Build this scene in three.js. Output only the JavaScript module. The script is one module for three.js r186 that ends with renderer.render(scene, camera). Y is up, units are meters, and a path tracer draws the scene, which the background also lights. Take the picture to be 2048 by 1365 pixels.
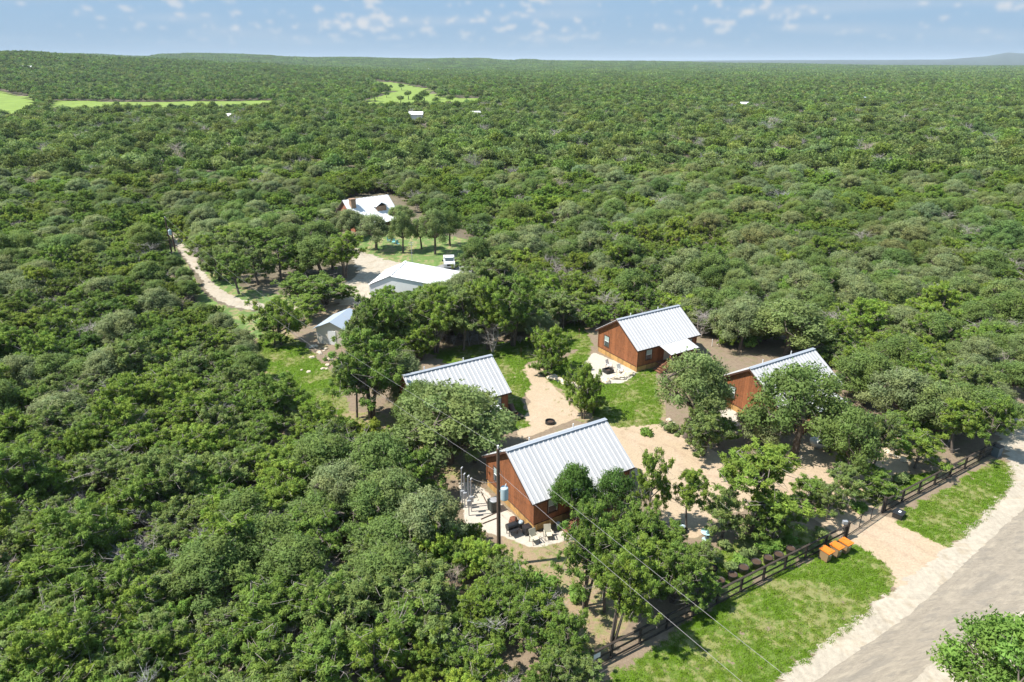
import * as THREE from 'three';
import { mergeGeometries } from 'three/addons/utils/BufferGeometryUtils.js';
import { createNoise2D, createNoise3D } from 'simplex-noise';

// ------------------------------------------------------------------ camera, sky, sun, exposure
const scene = new THREE.Scene();
const EYE = 34, FOCAL = 1365, HORIZON = 124, PITCH = Math.atan((682.5 - HORIZON) / FOCAL);
const camera = new THREE.PerspectiveCamera(2 * Math.atan(682.5 / FOCAL) * 180 / Math.PI, 2048 / 1365, 0.5, 40000);
camera.position.set(0, EYE, 0);
camera.rotation.x = -PITCH;
const renderer = new THREE.WebGLRenderer({ antialias: true });
renderer.toneMapping = THREE.LinearToneMapping;
renderer.toneMappingExposure = 2.35;
renderer.shadowMap.enabled = true;

function rng(seed) { let a = seed >>> 0; return () => { a = (a + 0x6d2b79f5) | 0; let t = Math.imul(a ^ (a >>> 15), 1 | a); t = (t + Math.imul(t ^ (t >>> 7), 61 | t)) ^ t; return ((t ^ (t >>> 14)) >>> 0) / 4294967296; }; }
const N2 = createNoise2D(rng(11)), N3 = createNoise3D(rng(12));
const clamp = THREE.MathUtils.clamp, lerp = THREE.MathUtils.lerp, smooth = (x, a, b) => THREE.MathUtils.smoothstep(x, a, b);
const fbm2 = (x, y, o = 4) => { let s = 0, a = 0.5, f = 1; for (let i = 0; i < o; i++, a *= 0.5, f *= 2.03) s += a * N2(x * f + i * 17.3, y * f - i * 9.1); return s; };
const fbm3 = (x, y, z, o = 4) => { let s = 0, a = 0.5, f = 1; for (let i = 0; i < o; i++, a *= 0.5, f *= 2.03) s += a * N3(x * f + i * 7.3, y * f, z * f - i * 5.1); return s; };

{ // fair-weather sky: pale at the horizon, bluer overhead, small white cumulus all round
  const W = 2048, H = 1024, data = new Float32Array(W * H * 4);
  const low = [0.152, 0.212, 0.275], mid = [0.138, 0.235, 0.342], top = [0.150, 0.255, 0.405];  // mid and top raised above the horizon tone to add fill light
  for (let r = 0; r < H; r++) {
    const el = ((r + 0.5) / H - 0.5) * Math.PI, y = Math.sin(el), c = Math.cos(el);
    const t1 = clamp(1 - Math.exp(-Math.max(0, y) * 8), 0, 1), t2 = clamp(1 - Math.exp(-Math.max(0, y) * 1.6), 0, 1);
    for (let q = 0; q < W; q++) {
      const az = ((q + 0.5) / W - 0.5) * 2 * Math.PI, x = Math.cos(az) * c, z = Math.sin(az) * c, o = (r * W + q) * 4;
      let cloud = 0;
      if (y > 0.005) {
        const k = 1 / (0.5 + 0.5 * y), n = fbm3(x * 16 * k, y * 40 * k, z * 16 * k, 5) + 0.25 * N3(x * 3.6 + 5, y * 7, z * 3.6);
        cloud = smooth(n, 0.17, 0.52) * smooth(y, 0.012, 0.045) * 0.8 + smooth(N3(x * 4, y * 40, z * 4 + 9), 0.1, 0.9) * 0.2 * smooth(y, 0.0, 0.05);
      }
      for (let i = 0; i < 3; i++) {
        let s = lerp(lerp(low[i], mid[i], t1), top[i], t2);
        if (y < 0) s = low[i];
        data[o + i] = lerp(s, [0.31, 0.32, 0.335][i], cloud);
      }
      data[o + 3] = 1;
    }
  }
  const sky = new THREE.DataTexture(data, W, H, THREE.RGBAFormat, THREE.FloatType);
  sky.mapping = THREE.EquirectangularReflectionMapping; sky.magFilter = THREE.LinearFilter; sky.needsUpdate = true;
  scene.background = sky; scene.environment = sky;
}
const SUN = new THREE.Vector3(-0.985, 0, 0.17).normalize().multiplyScalar(Math.cos(57 * Math.PI / 180)).setY(Math.sin(57 * Math.PI / 180));
const sun = new THREE.DirectionalLight(new THREE.Color(1.0, 0.955, 0.88), 3.9);
sun.name = 'sun'; sun.position.copy(SUN).multiplyScalar(300).add(new THREE.Vector3(0, 0, -90)); sun.target.position.set(0, 0, -90);
sun.castShadow = true; sun.shadow.mapSize.set(4096, 4096);
Object.assign(sun.shadow.camera, { left: -130, right: 130, top: 130, bottom: -130, near: 10, far: 700 });
scene.add(sun, sun.target);
scene.fog = new THREE.FogExp2(new THREE.Color(0.70, 0.82, 0.95), 0.00006);

// ------------------------------------------------------------------ places: a photo pixel (2048 x 1365) gives a direction, the ground gives its distance
const cP = Math.cos(PITCH), sP = Math.sin(PITCH);
const ray = (x, y) => { const a = (x - 1024) / FOCAL, b = (682.5 - y) / FOCAL; return new THREE.Vector3(a, b * cP - sP, -b * sP - cP); };
const G = (x, y, h = 0) => { const r = ray(x, y), t = (h - EYE) / r.y; return new THREE.Vector3(r.x * t, h, r.z * t); };
const heightAt = (y, z) => { const r = ray(1024, y); return EYE + r.y * (z / r.z); };            // height of a pixel row at a known distance
const seen = (x, y, z) => { const dy = y - EYE, yc = dy * cP - z * sP, zc = dy * sP + z * cP; return zc < -1 ? [1024 + FOCAL * x / -zc, 682.5 - FOCAL * yc / -zc, -zc] : null; };

// ------------------------------------------------------------------ names, labels, geometry helpers
const used = new Map();
const numbered = (n) => { const k = used.get(n) ?? 0; used.set(n, k + 1); return k ? n + '_' + String(k).padStart(3, '0') : n; };
function tag(o, label, category, group, kind) { if (label) o.userData.label = label; if (category) o.userData.category = category; if (group) o.userData.group = group; if (kind) o.userData.kind = kind; return o; }
function thing(name, label, category, pos, turn = 0, group) { const o = new THREE.Group(); o.name = numbered(name); o.position.copy(pos); o.rotation.y = turn; scene.add(o); return tag(o, label, category, group); }
function shade(o) { o.traverse((m) => { if (m.isMesh) { m.castShadow = true; m.receiveShadow = true; } }); return o; }
function mesh(name, geo, mat, parent = scene) { const g = Array.isArray(geo) ? (geo.length > 1 ? merged(geo) : geo[0]) : geo; const m = new THREE.Mesh(g, mat); m.name = parent === scene ? numbered(name) : name; m.castShadow = m.receiveShadow = true; parent.add(m); return m; }
const merged = (list) => mergeGeometries(list.map((g) => { const n = g.index ? g.toNonIndexed() : g; for (const k of Object.keys(n.attributes)) if (!['position', 'normal', 'uv', 'color'].includes(k)) n.deleteAttribute(k); if (!n.attributes.uv) n.setAttribute('uv', new THREE.BufferAttribute(new Float32Array(n.attributes.position.count * 2), 2)); if (!list.some((l) => l.attributes.color)) n.deleteAttribute('color'); return n; }));
const box = (w, h, d, x = 0, y = 0, z = 0) => uvBox(new THREE.BoxGeometry(w, h, d)).translate(x, y, z);
function uvBox(g) { // uv in metres
  const p = g.attributes.position, n = g.attributes.normal, u = g.attributes.uv;
  for (let i = 0; i < p.count; i++) { const ax = Math.abs(n.getX(i)), ay = Math.abs(n.getY(i)); if (ax > 0.5) u.setXY(i, p.getZ(i), p.getY(i)); else if (ay > 0.5) u.setXY(i, p.getX(i), p.getZ(i)); else u.setXY(i, p.getX(i), p.getY(i)); }
  return g;
}
const V = (x, y, z) => new THREE.Vector3(x, y, z);
function rod(a, b, r0, r1 = r0, seg = 6) { const d = b.clone().sub(a), L = d.length(), g = new THREE.CylinderGeometry(r1, r0, L, seg, 1); g.translate(0, L / 2, 0); g.applyQuaternion(new THREE.Quaternion().setFromUnitVectors(V(0, 1, 0), d.normalize())); return g.translate(a.x, a.y, a.z); }
function bar(a, b, w, h) { const d = b.clone().sub(a), L = d.length(), g = new THREE.BoxGeometry(w, h, L); g.translate(0, 0, L / 2); const m = new THREE.Matrix4().lookAt(b, a, V(0, 1, 0)); g.applyMatrix4(m); return g.translate(a.x, a.y, a.z); }
const lathe = (pts, seg = 16) => new THREE.LatheGeometry(pts.map((p) => new THREE.Vector2(p[0], p[1])), seg);
function polyGeo(tris, uvScale = 1) { // flat triangles from [[V,V,V],...] with planar uv from x,z
  const pos = [], uv = []; for (const t of tris) for (const v of t) { pos.push(v.x, v.y, v.z); uv.push(v.x * uvScale, v.z * uvScale); }
  const g = new THREE.BufferGeometry(); g.setAttribute('position', new THREE.Float32BufferAttribute(pos, 3)); g.setAttribute('uv', new THREE.Float32BufferAttribute(uv, 2)); g.computeVertexNormals(); return g;
}
const rgb = (r, g, b) => new THREE.Color().setRGB(r, g, b);
const srgb = (r, g, b) => new THREE.Color().setRGB(r / 255, g / 255, b / 255, THREE.SRGBColorSpace);
function texture(w, h, f, { color = true, rep = [1, 1] } = {}) { // f(x, y) -> [r, g, b] (linear 0..1 when colour is wanted)
  const d = new Uint8Array(w * h * 4), enc = (c) => 255 * (color ? (c <= 0.0031308 ? c * 12.92 : 1.055 * Math.pow(Math.max(c, 0), 1 / 2.4) - 0.055) : c);
  for (let y = 0; y < h; y++) for (let x = 0; x < w; x++) { const c = f(x, y), o = (y * w + x) * 4; for (let i = 0; i < 3; i++) d[o + i] = clamp(enc(c[i]), 0, 255); d[o + 3] = 255; }
  const t = new THREE.DataTexture(d, w, h); t.wrapS = t.wrapT = THREE.RepeatWrapping; t.magFilter = t.minFilter = THREE.LinearFilter; t.repeat.set(...rep); if (color) t.colorSpace = THREE.SRGBColorSpace; t.needsUpdate = true; return t;
}
// noise that repeats over a square of n samples
const tiled = (x, y, n, f, s = 0, o = 4) => { const a = 2 * Math.PI * x / n, b = 2 * Math.PI * y / n, R = f / (2 * Math.PI); let t = 0, k = 0.5, q = 1; for (let i = 0; i < o; i++, k *= 0.5, q *= 2) t += k * (N3(Math.cos(a) * R * q + s, Math.sin(a) * R * q + i * 3, Math.cos(b) * R * q) + N3(Math.sin(b) * R * q - s, Math.cos(a) * R * q + i * 5, Math.sin(b) * R * q + 7)) * 0.6; return t; };
const std = (o) => new THREE.MeshStandardMaterial({ roughness: 0.9, ...o });

// ------------------------------------------------------------------ materials
const M = {};
const plankTex = (base, vary, streak, seed) => { const r = rng(seed), tone = [...Array(8)].map(() => 1 + (r() - 0.5) * vary); return texture(512, 512, (x, y) => { const b = Math.floor(x / 64), n = tone[b] * (1 + streak * tiled(x, y * 0.12, 512, 60, seed + b)) * (1 + 0.22 * tiled(x, y, 512, 6, seed + 9)); return base.map((c, i) => c * n * (i === 2 ? 0.96 : 1)); }, { rep: [1 / 2.4, 1 / 2.4] }); };
M.siding = std({ map: plankTex([0.235, 0.085, 0.033], 0.45, 0.6, 21), roughness: 0.75 });
M.skirt = std({ map: plankTex([0.44, 0.26, 0.095], 0.4, 0.5, 31), roughness: 0.85 });
M.deck = std({ map: plankTex([0.17, 0.075, 0.04], 0.3, 0.4, 41), roughness: 0.85 });
M.trim = std({ color: rgb(0.07, 0.03, 0.017), roughness: 0.7 });
const metalTex = texture(256, 256, (x, y) => { const n = 1 + 0.10 * tiled(x, y, 256, 5, 3) + 0.08 * tiled(x, y, 256, 40, 5) - 0.07 * smooth(tiled(x, y * 0.5, 256, 20, 7), 0.1, 0.5); return [0.66 * n, 0.67 * n, 0.69 * n]; }, { rep: [0.35, 0.35] });
M.roof = std({ map: metalTex, color: rgb(0.61, 0.598, 0.585), roughness: 0.6, metalness: 0.0 });
M.roofs = [1, 0.95, 1.04, 0.98].map((k) => { const m = M.roof.clone(); m.color.multiplyScalar(k); return m; });
M.roofDull = std({ map: metalTex, color: rgb(0.85, 0.86, 0.88), roughness: 0.6, metalness: 0.2 });
M.roofBlue = std({ color: rgb(0.36, 0.41, 0.47), roughness: 0.55, metalness: 0.2 });
M.roofWhite = std({ map: metalTex, color: rgb(0.92, 0.91, 0.89), roughness: 0.55, metalness: 0.05 });
M.ridge = std({ color: rgb(0.42, 0.44, 0.47), roughness: 0.45, metalness: 0.4 });
M.white = std({ color: rgb(0.72, 0.72, 0.70), roughness: 0.5 });
M.cream = std({ color: rgb(0.55, 0.50, 0.42), roughness: 0.85 });
M.barn = std({ color: rgb(0.80, 0.80, 0.79), roughness: 0.75 });
M.glass = new THREE.MeshPhysicalMaterial({ color: rgb(0.05, 0.065, 0.07), roughness: 0.05, metalness: 0, specularIntensity: 1, ior: 1.6 });
M.blind = std({ color: rgb(0.34, 0.42, 0.40), roughness: 0.35 });
M.dark = std({ color: rgb(0.018, 0.017, 0.016), roughness: 0.55 });
M.black = std({ color: rgb(0.02, 0.02, 0.022), roughness: 0.4 });
M.fence = std({ map: plankTex([0.042, 0.031, 0.024], 0.5, 0.4, 51), roughness: 0.85 });
M.wire = std({ color: rgb(0.16, 0.16, 0.16), roughness: 0.6, metalness: 0.4 });
M.cable = std({ color: rgb(0.28, 0.26, 0.26), roughness: 0.55, metalness: 0.3 });
M.pole = std({ map: plankTex([0.075, 0.047, 0.033], 0.4, 0.6, 61), roughness: 0.9 });
M.can = std({ color: rgb(0.42, 0.52, 0.55), roughness: 0.45, metalness: 0.15 });
M.galv = std({ color: rgb(0.42, 0.43, 0.45), roughness: 0.5, metalness: 0.5 });
M.acGreen = std({ color: rgb(0.05, 0.062, 0.055), roughness: 0.6 });
M.bin = std({ color: rgb(0.30, 0.19, 0.10), roughness: 0.55 });
M.lid = std({ color: rgb(0.70, 0.17, 0.014), roughness: 0.5 });
M.pot = std({ color: rgb(0.022, 0.018, 0.017), roughness: 0.6 });
M.soil = std({ color: rgb(0.06, 0.035, 0.022), roughness: 1 });
M.sling = std({ color: rgb(0.48, 0.44, 0.34), roughness: 0.8 });
M.chairWhite = std({ color: rgb(0.66, 0.64, 0.60), roughness: 0.6 });
M.rust = std({ color: rgb(0.14, 0.052, 0.026), roughness: 0.9 });
M.teal = std({ color: rgb(0.24, 0.50, 0.50), roughness: 0.6 });
M.brick = std({ color: rgb(0.30, 0.115, 0.06), roughness: 0.9 });
M.brickTan = std({ color: rgb(0.30, 0.19, 0.12), roughness: 0.95 });
const stoneTex = texture(256, 256, (x, y) => { const n = 1 + 0.5 * tiled(x, y, 256, 8, 13), m = smooth(tiled(x, y, 256, 5, 23), 0, 0.35); return [lerp(0.52, 0.46, m) * n, lerp(0.46, 0.31, m) * n, lerp(0.37, 0.16, m) * n]; });
M.stone = std({ map: stoneTex, roughness: 0.95 });
M.carPaint = new THREE.MeshPhysicalMaterial({ color: rgb(0.74, 0.75, 0.76), roughness: 0.35, clearcoat: 0.6, clearcoatRoughness: 0.1 });
const barkTex = texture(128, 256, (x, y) => { const n = 1 + 0.7 * tiled(x * 2, y * 0.5, 256, 18, 33) + 0.3 * tiled(x, y, 128, 5, 35); return [0.115 * n, 0.092 * n, 0.074 * n]; });
M.bark = std({ map: barkTex, roughness: 1 });
M.twig = std({ color: rgb(0.30, 0.26, 0.235), roughness: 1 });
M.deadwood = std({ color: rgb(0.37, 0.33, 0.30), roughness: 1 });
const leafMat = (r, g, b, t = 0.5) => new THREE.MeshPhysicalMaterial({ color: rgb(r, g, b), vertexColors: true, roughness: 0.75, specularIntensity: 0.15, transmission: t, thickness: 0, side: THREE.DoubleSide });
M.juniper = [leafMat(0.228, 0.322, 0.052), leafMat(0.188, 0.284, 0.054), leafMat(0.220, 0.292, 0.084)];
M.oak = [leafMat(0.228, 0.295, 0.098), leafMat(0.182, 0.260, 0.070), leafMat(0.255, 0.305, 0.130)];
M.elm = leafMat(0.110, 0.200, 0.040);
M.weed = leafMat(0.20, 0.33, 0.065);
M.grass = leafMat(1, 1, 1, 0.3);

// ------------------------------------------------------------------ terrain
const pick = (table, x) => { for (let i = 1; i < table.length; i++) if (x < table[i][0]) { const [a, p] = table[i - 1], [b, q] = table[i]; return lerp(p, q, smooth(clamp(x, a, b), a, b)); } return table[table.length - 1][1]; };
const NEAR_HILL = [[-900, 34], [-100, 48], [60, 46], [150, 41], [240, 34], [350, 30], [480, 23], [650, 12], [860, 2], [1000, 0]];
const MID_RIDGE = [[-900, 44], [0, 56], [190, 56], [255, 50], [300, 50], [332, 60], [400, 65], [470, 64], [530, 59], [575, 52], [640, 50], [700, 51], [850, 46], [915, 48], [960, 49], [1005, 40], [1030, 37], [1045, 44], [1065, 43], [1085, 36], [1250, 33], [1500, 22], [1800, 10], [2400, 8]];
const FAR_RIDGE = [[-900, 60], [900, 40], [1300, 44], [1500, 56], [1750, 62], [1880, 66], [1960, 96], [1990, 132], [2012, 156], [2034, 146], [2048, 140], [2150, 90], [2600, 60]];
function terrain(x, z) {
  const d = Math.hypot(x, z); if (d < 560) return 0;
  const X = 1024 + 1475 * Math.tan(clamp(Math.atan2(x, -z), -1.3, 1.3)), roll = fbm2(x / 900, z / 900, 3);
  let h = pick(NEAR_HILL, X) * (smooth(d, 690, 1900) - 0.75 * smooth(d, 2000, 3100)) * (1 + 0.12 * roll);
  h += (pick(MID_RIDGE, X) - 3) * smooth(d, 2600, 4300) * (1 - 0.8 * smooth(d, 4500, 6500)) * (X < 1000 ? (1 - 0.25 * (pick(NEAR_HILL, X) / 54) * smooth(d, 2000, 2200) * (1 - smooth(d, 2900, 3400))) : 1);
  h += pick(FAR_RIDGE, X) * smooth(d, 8000, 12500) * (1 - 0.5 * smooth(d, 13000, 18000));
  return h + 2.5 * roll * smooth(d, 560, 1100);
}
{
  const rows = [0], cols = 420; for (let d = 14; d < 26000; d *= d < 560 ? 1.12 : 1.045) rows.push(d);
  const pos = [], uv = [], col = [], idx = [];
  rows.forEach((d, i) => { for (let k = 0; k <= cols; k++) {
    const t = k / cols * 2 - 1, a = Math.PI * (0.35 * t + 0.65 * t * t * t), x = d * Math.sin(a), z = -d * Math.cos(a), h = terrain(x, z), n = fbm2(x / 60, z / 60, 3), m = fbm2(x / 420, z / 420, 4);
    const c = d > 4700 ? [0.034, 0.056, 0.024].map((v) => v * (1 + 0.5 * m + 0.5 * n)) : [0.20, 0.165, 0.11].map((v, j) => v * (1 + 0.3 * n) * (j === 1 ? 1 + 0.2 * m : 1));    // dry litter under the built woods; past them the sheet itself is wooded country, canopy self-shade put into its dark colour
    pos.push(x, h, z); uv.push(x, z); col.push(...c);
    if (i && k) { const p = i * (cols + 1) + k, q = p - cols - 1; idx.push(q - 1, q, p, q - 1, p, p - 1); }
  } });
  const g = new THREE.BufferGeometry(); g.setAttribute('position', new THREE.Float32BufferAttribute(pos, 3)); g.setAttribute('uv', new THREE.Float32BufferAttribute(uv, 2)); g.setAttribute('color', new THREE.Float32BufferAttribute(col, 3)); g.setIndex(idx); g.computeVertexNormals();
  const litter = texture(512, 512, (x, y) => { const n = 0.85 + 0.55 * tiled(x, y, 512, 40, 2) + 0.35 * tiled(x, y, 512, 6, 8); return [n, n * 0.99, n * 0.97].map((v) => clamp(v * 0.75, 0, 1)); }, { rep: [1 / 9, 1 / 9] });
  tag(mesh('ground', g, std({ map: litter, vertexColors: true, roughness: 1 })), 'forest floor of dry leaf litter reaching out to wooded hills', 'ground', null, 'structure');
}

// ------------------------------------------------------------------ yard ground between the cabins: soil, turf and crushed stone in ragged patches
const U = V(0.857, 0, -0.515), W_ = V(0.515, 0, 0.857);            // along the cabins' ridges and the fence; across, towards the road
const X0 = -34, X1 = 62, Z0 = -98, Z1 = -20;
const polys = {
  grass: [[[1120, 1420], [1420, 1212], [1700, 1084], [1790, 1140], [1786, 1196], [1690, 1272], [1552, 1374], [1460, 1440]], [[1780, 1042], [1985, 920], [2038, 925], [2030, 968], [1960, 1052], [1902, 1100]], [[1075, 745], [1180, 690], [1190, 760], [1310, 735], [1330, 850], [1225, 858], [1130, 790]], [[850, 700], [1050, 680], [1160, 640], [1190, 690], [1050, 728], [900, 735]], [[990, 730], [1045, 722], [1062, 770], [1045, 800], [1060, 850], [1020, 870]], [[1540, 1030], [1690, 1080], [1420, 1205], [1400, 1130]], [[500, 650], [600, 680], [690, 770], [700, 830], [600, 830], [540, 780]], [[1700, 985], [1900, 930], [1960, 912], [1760, 1020]]],
  dry: [[[1000, 1070], [1140, 1070], [1200, 1150], [1260, 1255], [1180, 1335], [1100, 1340], [1060, 1220]], [[1060, 728], [1130, 770], [1330, 760], [1330, 860], [1210, 860], [1120, 830]], [[480, 640], [560, 640], [640, 740], [660, 830], [700, 870], [620, 860], [540, 770]], [[640, 820], [800, 830], [880, 900], [960, 960], [900, 960]]],
  dirt: [[[1205, 852], [1330, 846], [1400, 885], [1470, 925], [1600, 890], [1690, 862], [1830, 915], [1810, 950], [1752, 1035], [1692, 1078], [1600, 1020], [1540, 1008], [1440, 1035], [1395, 1075], [1335, 1080], [1320, 1010], [1275, 965], [1255, 915]], [[1015, 742], [1080, 722], [1108, 775], [1165, 832], [1120, 850], [1040, 880], [1028, 850], [1062, 805]], [[1690, 1078], [1763, 1030], [1835, 1052], [1915, 1100], [1880, 1160], [1790, 1180], [1740, 1125]]],
  stone: [[[1150, 752], [1186, 704], [1278, 744], [1245, 768], [1175, 765]], [[915, 960], [962, 975], [1066, 1064], [1140, 1062], [1150, 1082], [1060, 1096], [1010, 1075], [930, 1050]], [[1400, 830], [1470, 815], [1480, 850], [1430, 870]]],
};
const yardMasks = {};
{
  const w = 480, h = 390;
  for (const k in polys) {
    const c = document.createElement('canvas'); c.width = w; c.height = h; const x = c.getContext('2d'); x.fillStyle = '#fff';
    for (const p of polys[k]) { x.beginPath(); p.forEach(([a, b], i) => { const g = G(a, b); x[i ? 'lineTo' : 'moveTo']((g.x - X0) / (X1 - X0) * w, (g.z - Z0) / (Z1 - Z0) * h); }); x.closePath(); x.fill(); }
    const d = x.getImageData(0, 0, w, h).data; let a = new Float32Array(w * h); for (let i = 0; i < w * h; i++) a[i] = d[i * 4 + 3] / 255;
    for (let pass = 0; pass < 3; pass++) { const b = new Float32Array(w * h); for (let y = 1; y < h - 1; y++) for (let q = 1; q < w - 1; q++) { let s = 0; for (let j = -1; j < 2; j++) for (let i = -1; i < 2; i++) s += a[(y + j) * w + q + i]; b[y * w + q] = s / 9; } a = b; }
    yardMasks[k] = (X, Z) => { const u = clamp((X - X0) / (X1 - X0) * w - 0.5, 0, w - 1.01), v = clamp((Z - Z0) / (Z1 - Z0) * h - 0.5, 0, h - 1.01), i = u | 0, j = v | 0, f = u - i, e = v - j; return lerp(lerp(a[j * w + i], a[j * w + i + 1], f), lerp(a[(j + 1) * w + i], a[(j + 1) * w + i + 1], f), e); };
  }
}
const yardAt = (x, z) => { // how much of each matter lies at a place
  const n1 = fbm2(x / 2.2, z / 2.2, 5), n2 = fbm2(x / 5 + 40, z / 5, 4), n3 = fbm2(x / 0.8 + 9, z / 0.8, 3);
  const m = (k, s) => smooth(yardMasks[k](x, z) + s, 0.42, 0.58);
  return { grass: m('grass', 0.6 * n1 + 0.42 * n3 - 0.12), dry: m('dry', 0.3 * n2), dirt: m('dirt', 0.3 * n1 + 0.1 * n3), stone: m('stone', 0.3 * n1 + 0.22 * n3), n1, n2, n3 };
};
{
  const w = 2000, h = 1625, r = rng(5), cell = new Float32Array(w * h); for (let i = 0; i < w * h; i++) cell[i] = r();
  const ruts = [[1900, 1140], [1727, 1052], [1620, 985], [1520, 955], [1400, 940], [1330, 900], [1260, 870]].map((p) => G(...p));    // wheel ruts worn into the drive
  const map = texture(w, h, (px, py) => {
    const x = X0 + (px + 0.5) / w * (X1 - X0), z = Z0 + (py + 0.5) / h * (Z1 - Z0), a = yardAt(x, z), s = cell[py * w + px], s2 = cell[((py >> 1) * w + (px >> 1)) | 0];
    let c = [0.205, 0.155, 0.105]; const mix = (t, q) => { c = c.map((v, i) => lerp(v, q[i], t)); };
    mix(0.5 * smooth(a.n3 + (s2 - 0.5) * 0.5, 0.0, 0.4), [0.115, 0.080, 0.055]); mix(0.35 * smooth(a.n1, 0.1, 0.5), [0.13, 0.145, 0.05]);
    mix(a.dry, [0.26, 0.190, 0.115]); mix(a.dry * 0.75 * smooth(a.n3 + 0.5 * a.n2 + (s2 - 0.5) * 0.6, -0.05, 0.35), [0.155, 0.175, 0.055]);
    mix(a.dirt, [0.365, 0.280, 0.188]); mix(a.dirt * 0.5 * smooth(a.n2, -0.1, 0.4), [0.40, 0.305, 0.22]);
    mix(a.grass, [0.10, 0.150, 0.022]); mix(a.grass * 0.7 * smooth(a.n2 + 0.9 * a.n3 + (s2 - 0.5) * 0.6, 0.0, 0.4), [0.20, 0.18, 0.075]);
    mix(a.stone, [0.43, 0.39, 0.33]); mix(a.stone * 0.45 * smooth(a.n3 + (s2 - 0.5), 0.15, 0.5), [0.29, 0.24, 0.18]);
    if (a.dirt > 0.3 && a.grass < 0.5) { let d = 9; for (let i = 1; i < ruts.length; i++) { const p = ruts[i - 1], q = ruts[i], ex = q.x - p.x, ez = q.z - p.z, t = clamp(((x - p.x) * ex + (z - p.z) * ez) / (ex * ex + ez * ez), 0, 1); d = Math.min(d, Math.hypot(x - p.x - ex * t, z - p.z - ez * t)); } mix(0.5 * Math.exp(-(((d + 0.25 * a.n1) - 0.8) ** 2) / 0.05) * smooth(a.n3, -0.4, 0.1), [0.29, 0.205, 0.138]); }
    const k = 1 + (s - 0.5) * 0.24 + (s2 - 0.5) * 0.2 + a.n3 * 0.14 * (1 - 0.7 * a.dirt); return c.map((v) => v * k);
  });
  map.wrapS = map.wrapT = THREE.ClampToEdgeWrapping;
  const g = new THREE.PlaneGeometry(X1 - X0, Z1 - Z0, 1, 1).rotateX(-Math.PI / 2); const u = g.attributes.uv; for (let i = 0; i < 4; i++) u.setY(i, 1 - u.getY(i)); g.translate((X0 + X1) / 2, 0.004, (Z0 + Z1) / 2);
  tag(mesh('yard', g, std({ map, roughness: 1 })), 'patchy yard of tan dirt, turf and crushed limestone between the cabins', 'ground', null, 'structure');
}
// strips with ragged edges: left and right edge lines (pixels on the ground), the border broken up as loose stone is
function strip(name, label, left, right, y, mat, rag = 0.25, step = 0.25, along = false) {
  const line = (pts) => { const c = new THREE.CatmullRomCurve3(pts.map((p) => (p.isVector3 ? p : G(...p))), false, 'centripetal'); return c; };
  const A = line(left), B = line(right), n = Math.ceil(Math.max(A.getLength(), B.getLength()) / step), pos = [], uv = [], idx = [], mids = 6;
  for (let i = 0; i <= n; i++) { const a = A.getPointAt(i / n), b = B.getPointAt(i / n), d = b.clone().sub(a).normalize(); a.addScaledVector(d, rag * (1.6 * fbm2(a.x / 1.5, a.z / 1.5 + 3, 4) + 0.5 * N2(a.x * 3, a.z * 3))); b.addScaledVector(d, rag * (1.6 * fbm2(b.x / 1.5, b.z / 1.5 + 8, 4) + 0.5 * N2(b.x * 3, b.z * 3)));
    for (let k = 0; k <= mids; k++) { const p = a.clone().lerp(b, k / mids); pos.push(p.x, y, p.z); if (along) uv.push(i * step, k / mids * a.distanceTo(b)); else uv.push(p.x, p.z); if (i && k) { const q = i * (mids + 1) + k, o = q - mids - 1; idx.push(o - 1, o, q, o - 1, q, q - 1); } } }
  const g = new THREE.BufferGeometry(); g.setAttribute('position', new THREE.Float32BufferAttribute(pos, 3)); g.setAttribute('uv', new THREE.Float32BufferAttribute(uv, 2)); g.setIndex(idx); g.computeVertexNormals(); if (g.attributes.normal.getY(0) < 0) { const q = []; for (let i = 0; i < idx.length; i += 3) q.push(idx[i], idx[i + 2], idx[i + 1]); g.setIndex(q); g.computeVertexNormals(); }
  return tag(mesh(name, g, mat), label, name.replace(/_/g, ' ').split(' ').slice(-2).join(' '), null, 'structure');
}
const speck = (base, a, b, seed, lo) => { const r = rng(seed), n = 1024, s = new Float32Array(n * n).map(() => r()); return texture(n, n, (x, y) => { const k = 1 + a * (s[y * n + x] - 0.5) + b * tiled(x, y, n, 30, seed) + 0.5 * b * tiled(x, y, n, 5, seed + 4), t = smooth(tiled(x, y, n, 9, seed + 11), 0.05, 0.5); return base.map((c, i) => lerp(c, lo[i], t) * k); }, { rep: [1 / 14, 1 / 14] }); };
const roadTex = (() => { const n = 1024, r = rng(71), g = new Float32Array(n * n).map(() => r()); return texture(n, n, (x, y) => {
  const m = y / n * 14, w = tiled(x, y, n, 7, 77), track = Math.exp(-(((m + 0.5 * w) % 2.1 - 1.05) ** 2) / 0.08), crack = Math.abs(tiled(x, y, n, 16, 79)) < 0.012 && tiled(x, y, n, 4, 80) > 0.12 ? 0.72 : 1, patch = smooth(tiled(x, y, n, 8, 82), 0.1, 0.3), dust = smooth(tiled(x, y, n, 11, 84) + 0.5 * w, -0.05, 0.6);
  const k = (1 + 0.42 * (g[y * n + x] - 0.5) + 0.2 * tiled(x, y, n, 40, 85)) * (1 - 0.09 * track) * crack; return [0.245, 0.208, 0.160].map((c, i) => lerp(lerp(c, [0.215, 0.185, 0.146][i], patch), [0.325, 0.277, 0.208][i], 0.6 * dust) * k); }, { rep: [1 / 14, 1 / 14] }); })();
const roadMat = std({ map: roadTex, roughness: 0.95 });
const calicheMat = std({ map: speck([0.355, 0.308, 0.242], 0.4, 0.26, 81, [0.315, 0.262, 0.192]), roughness: 1 });
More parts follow.
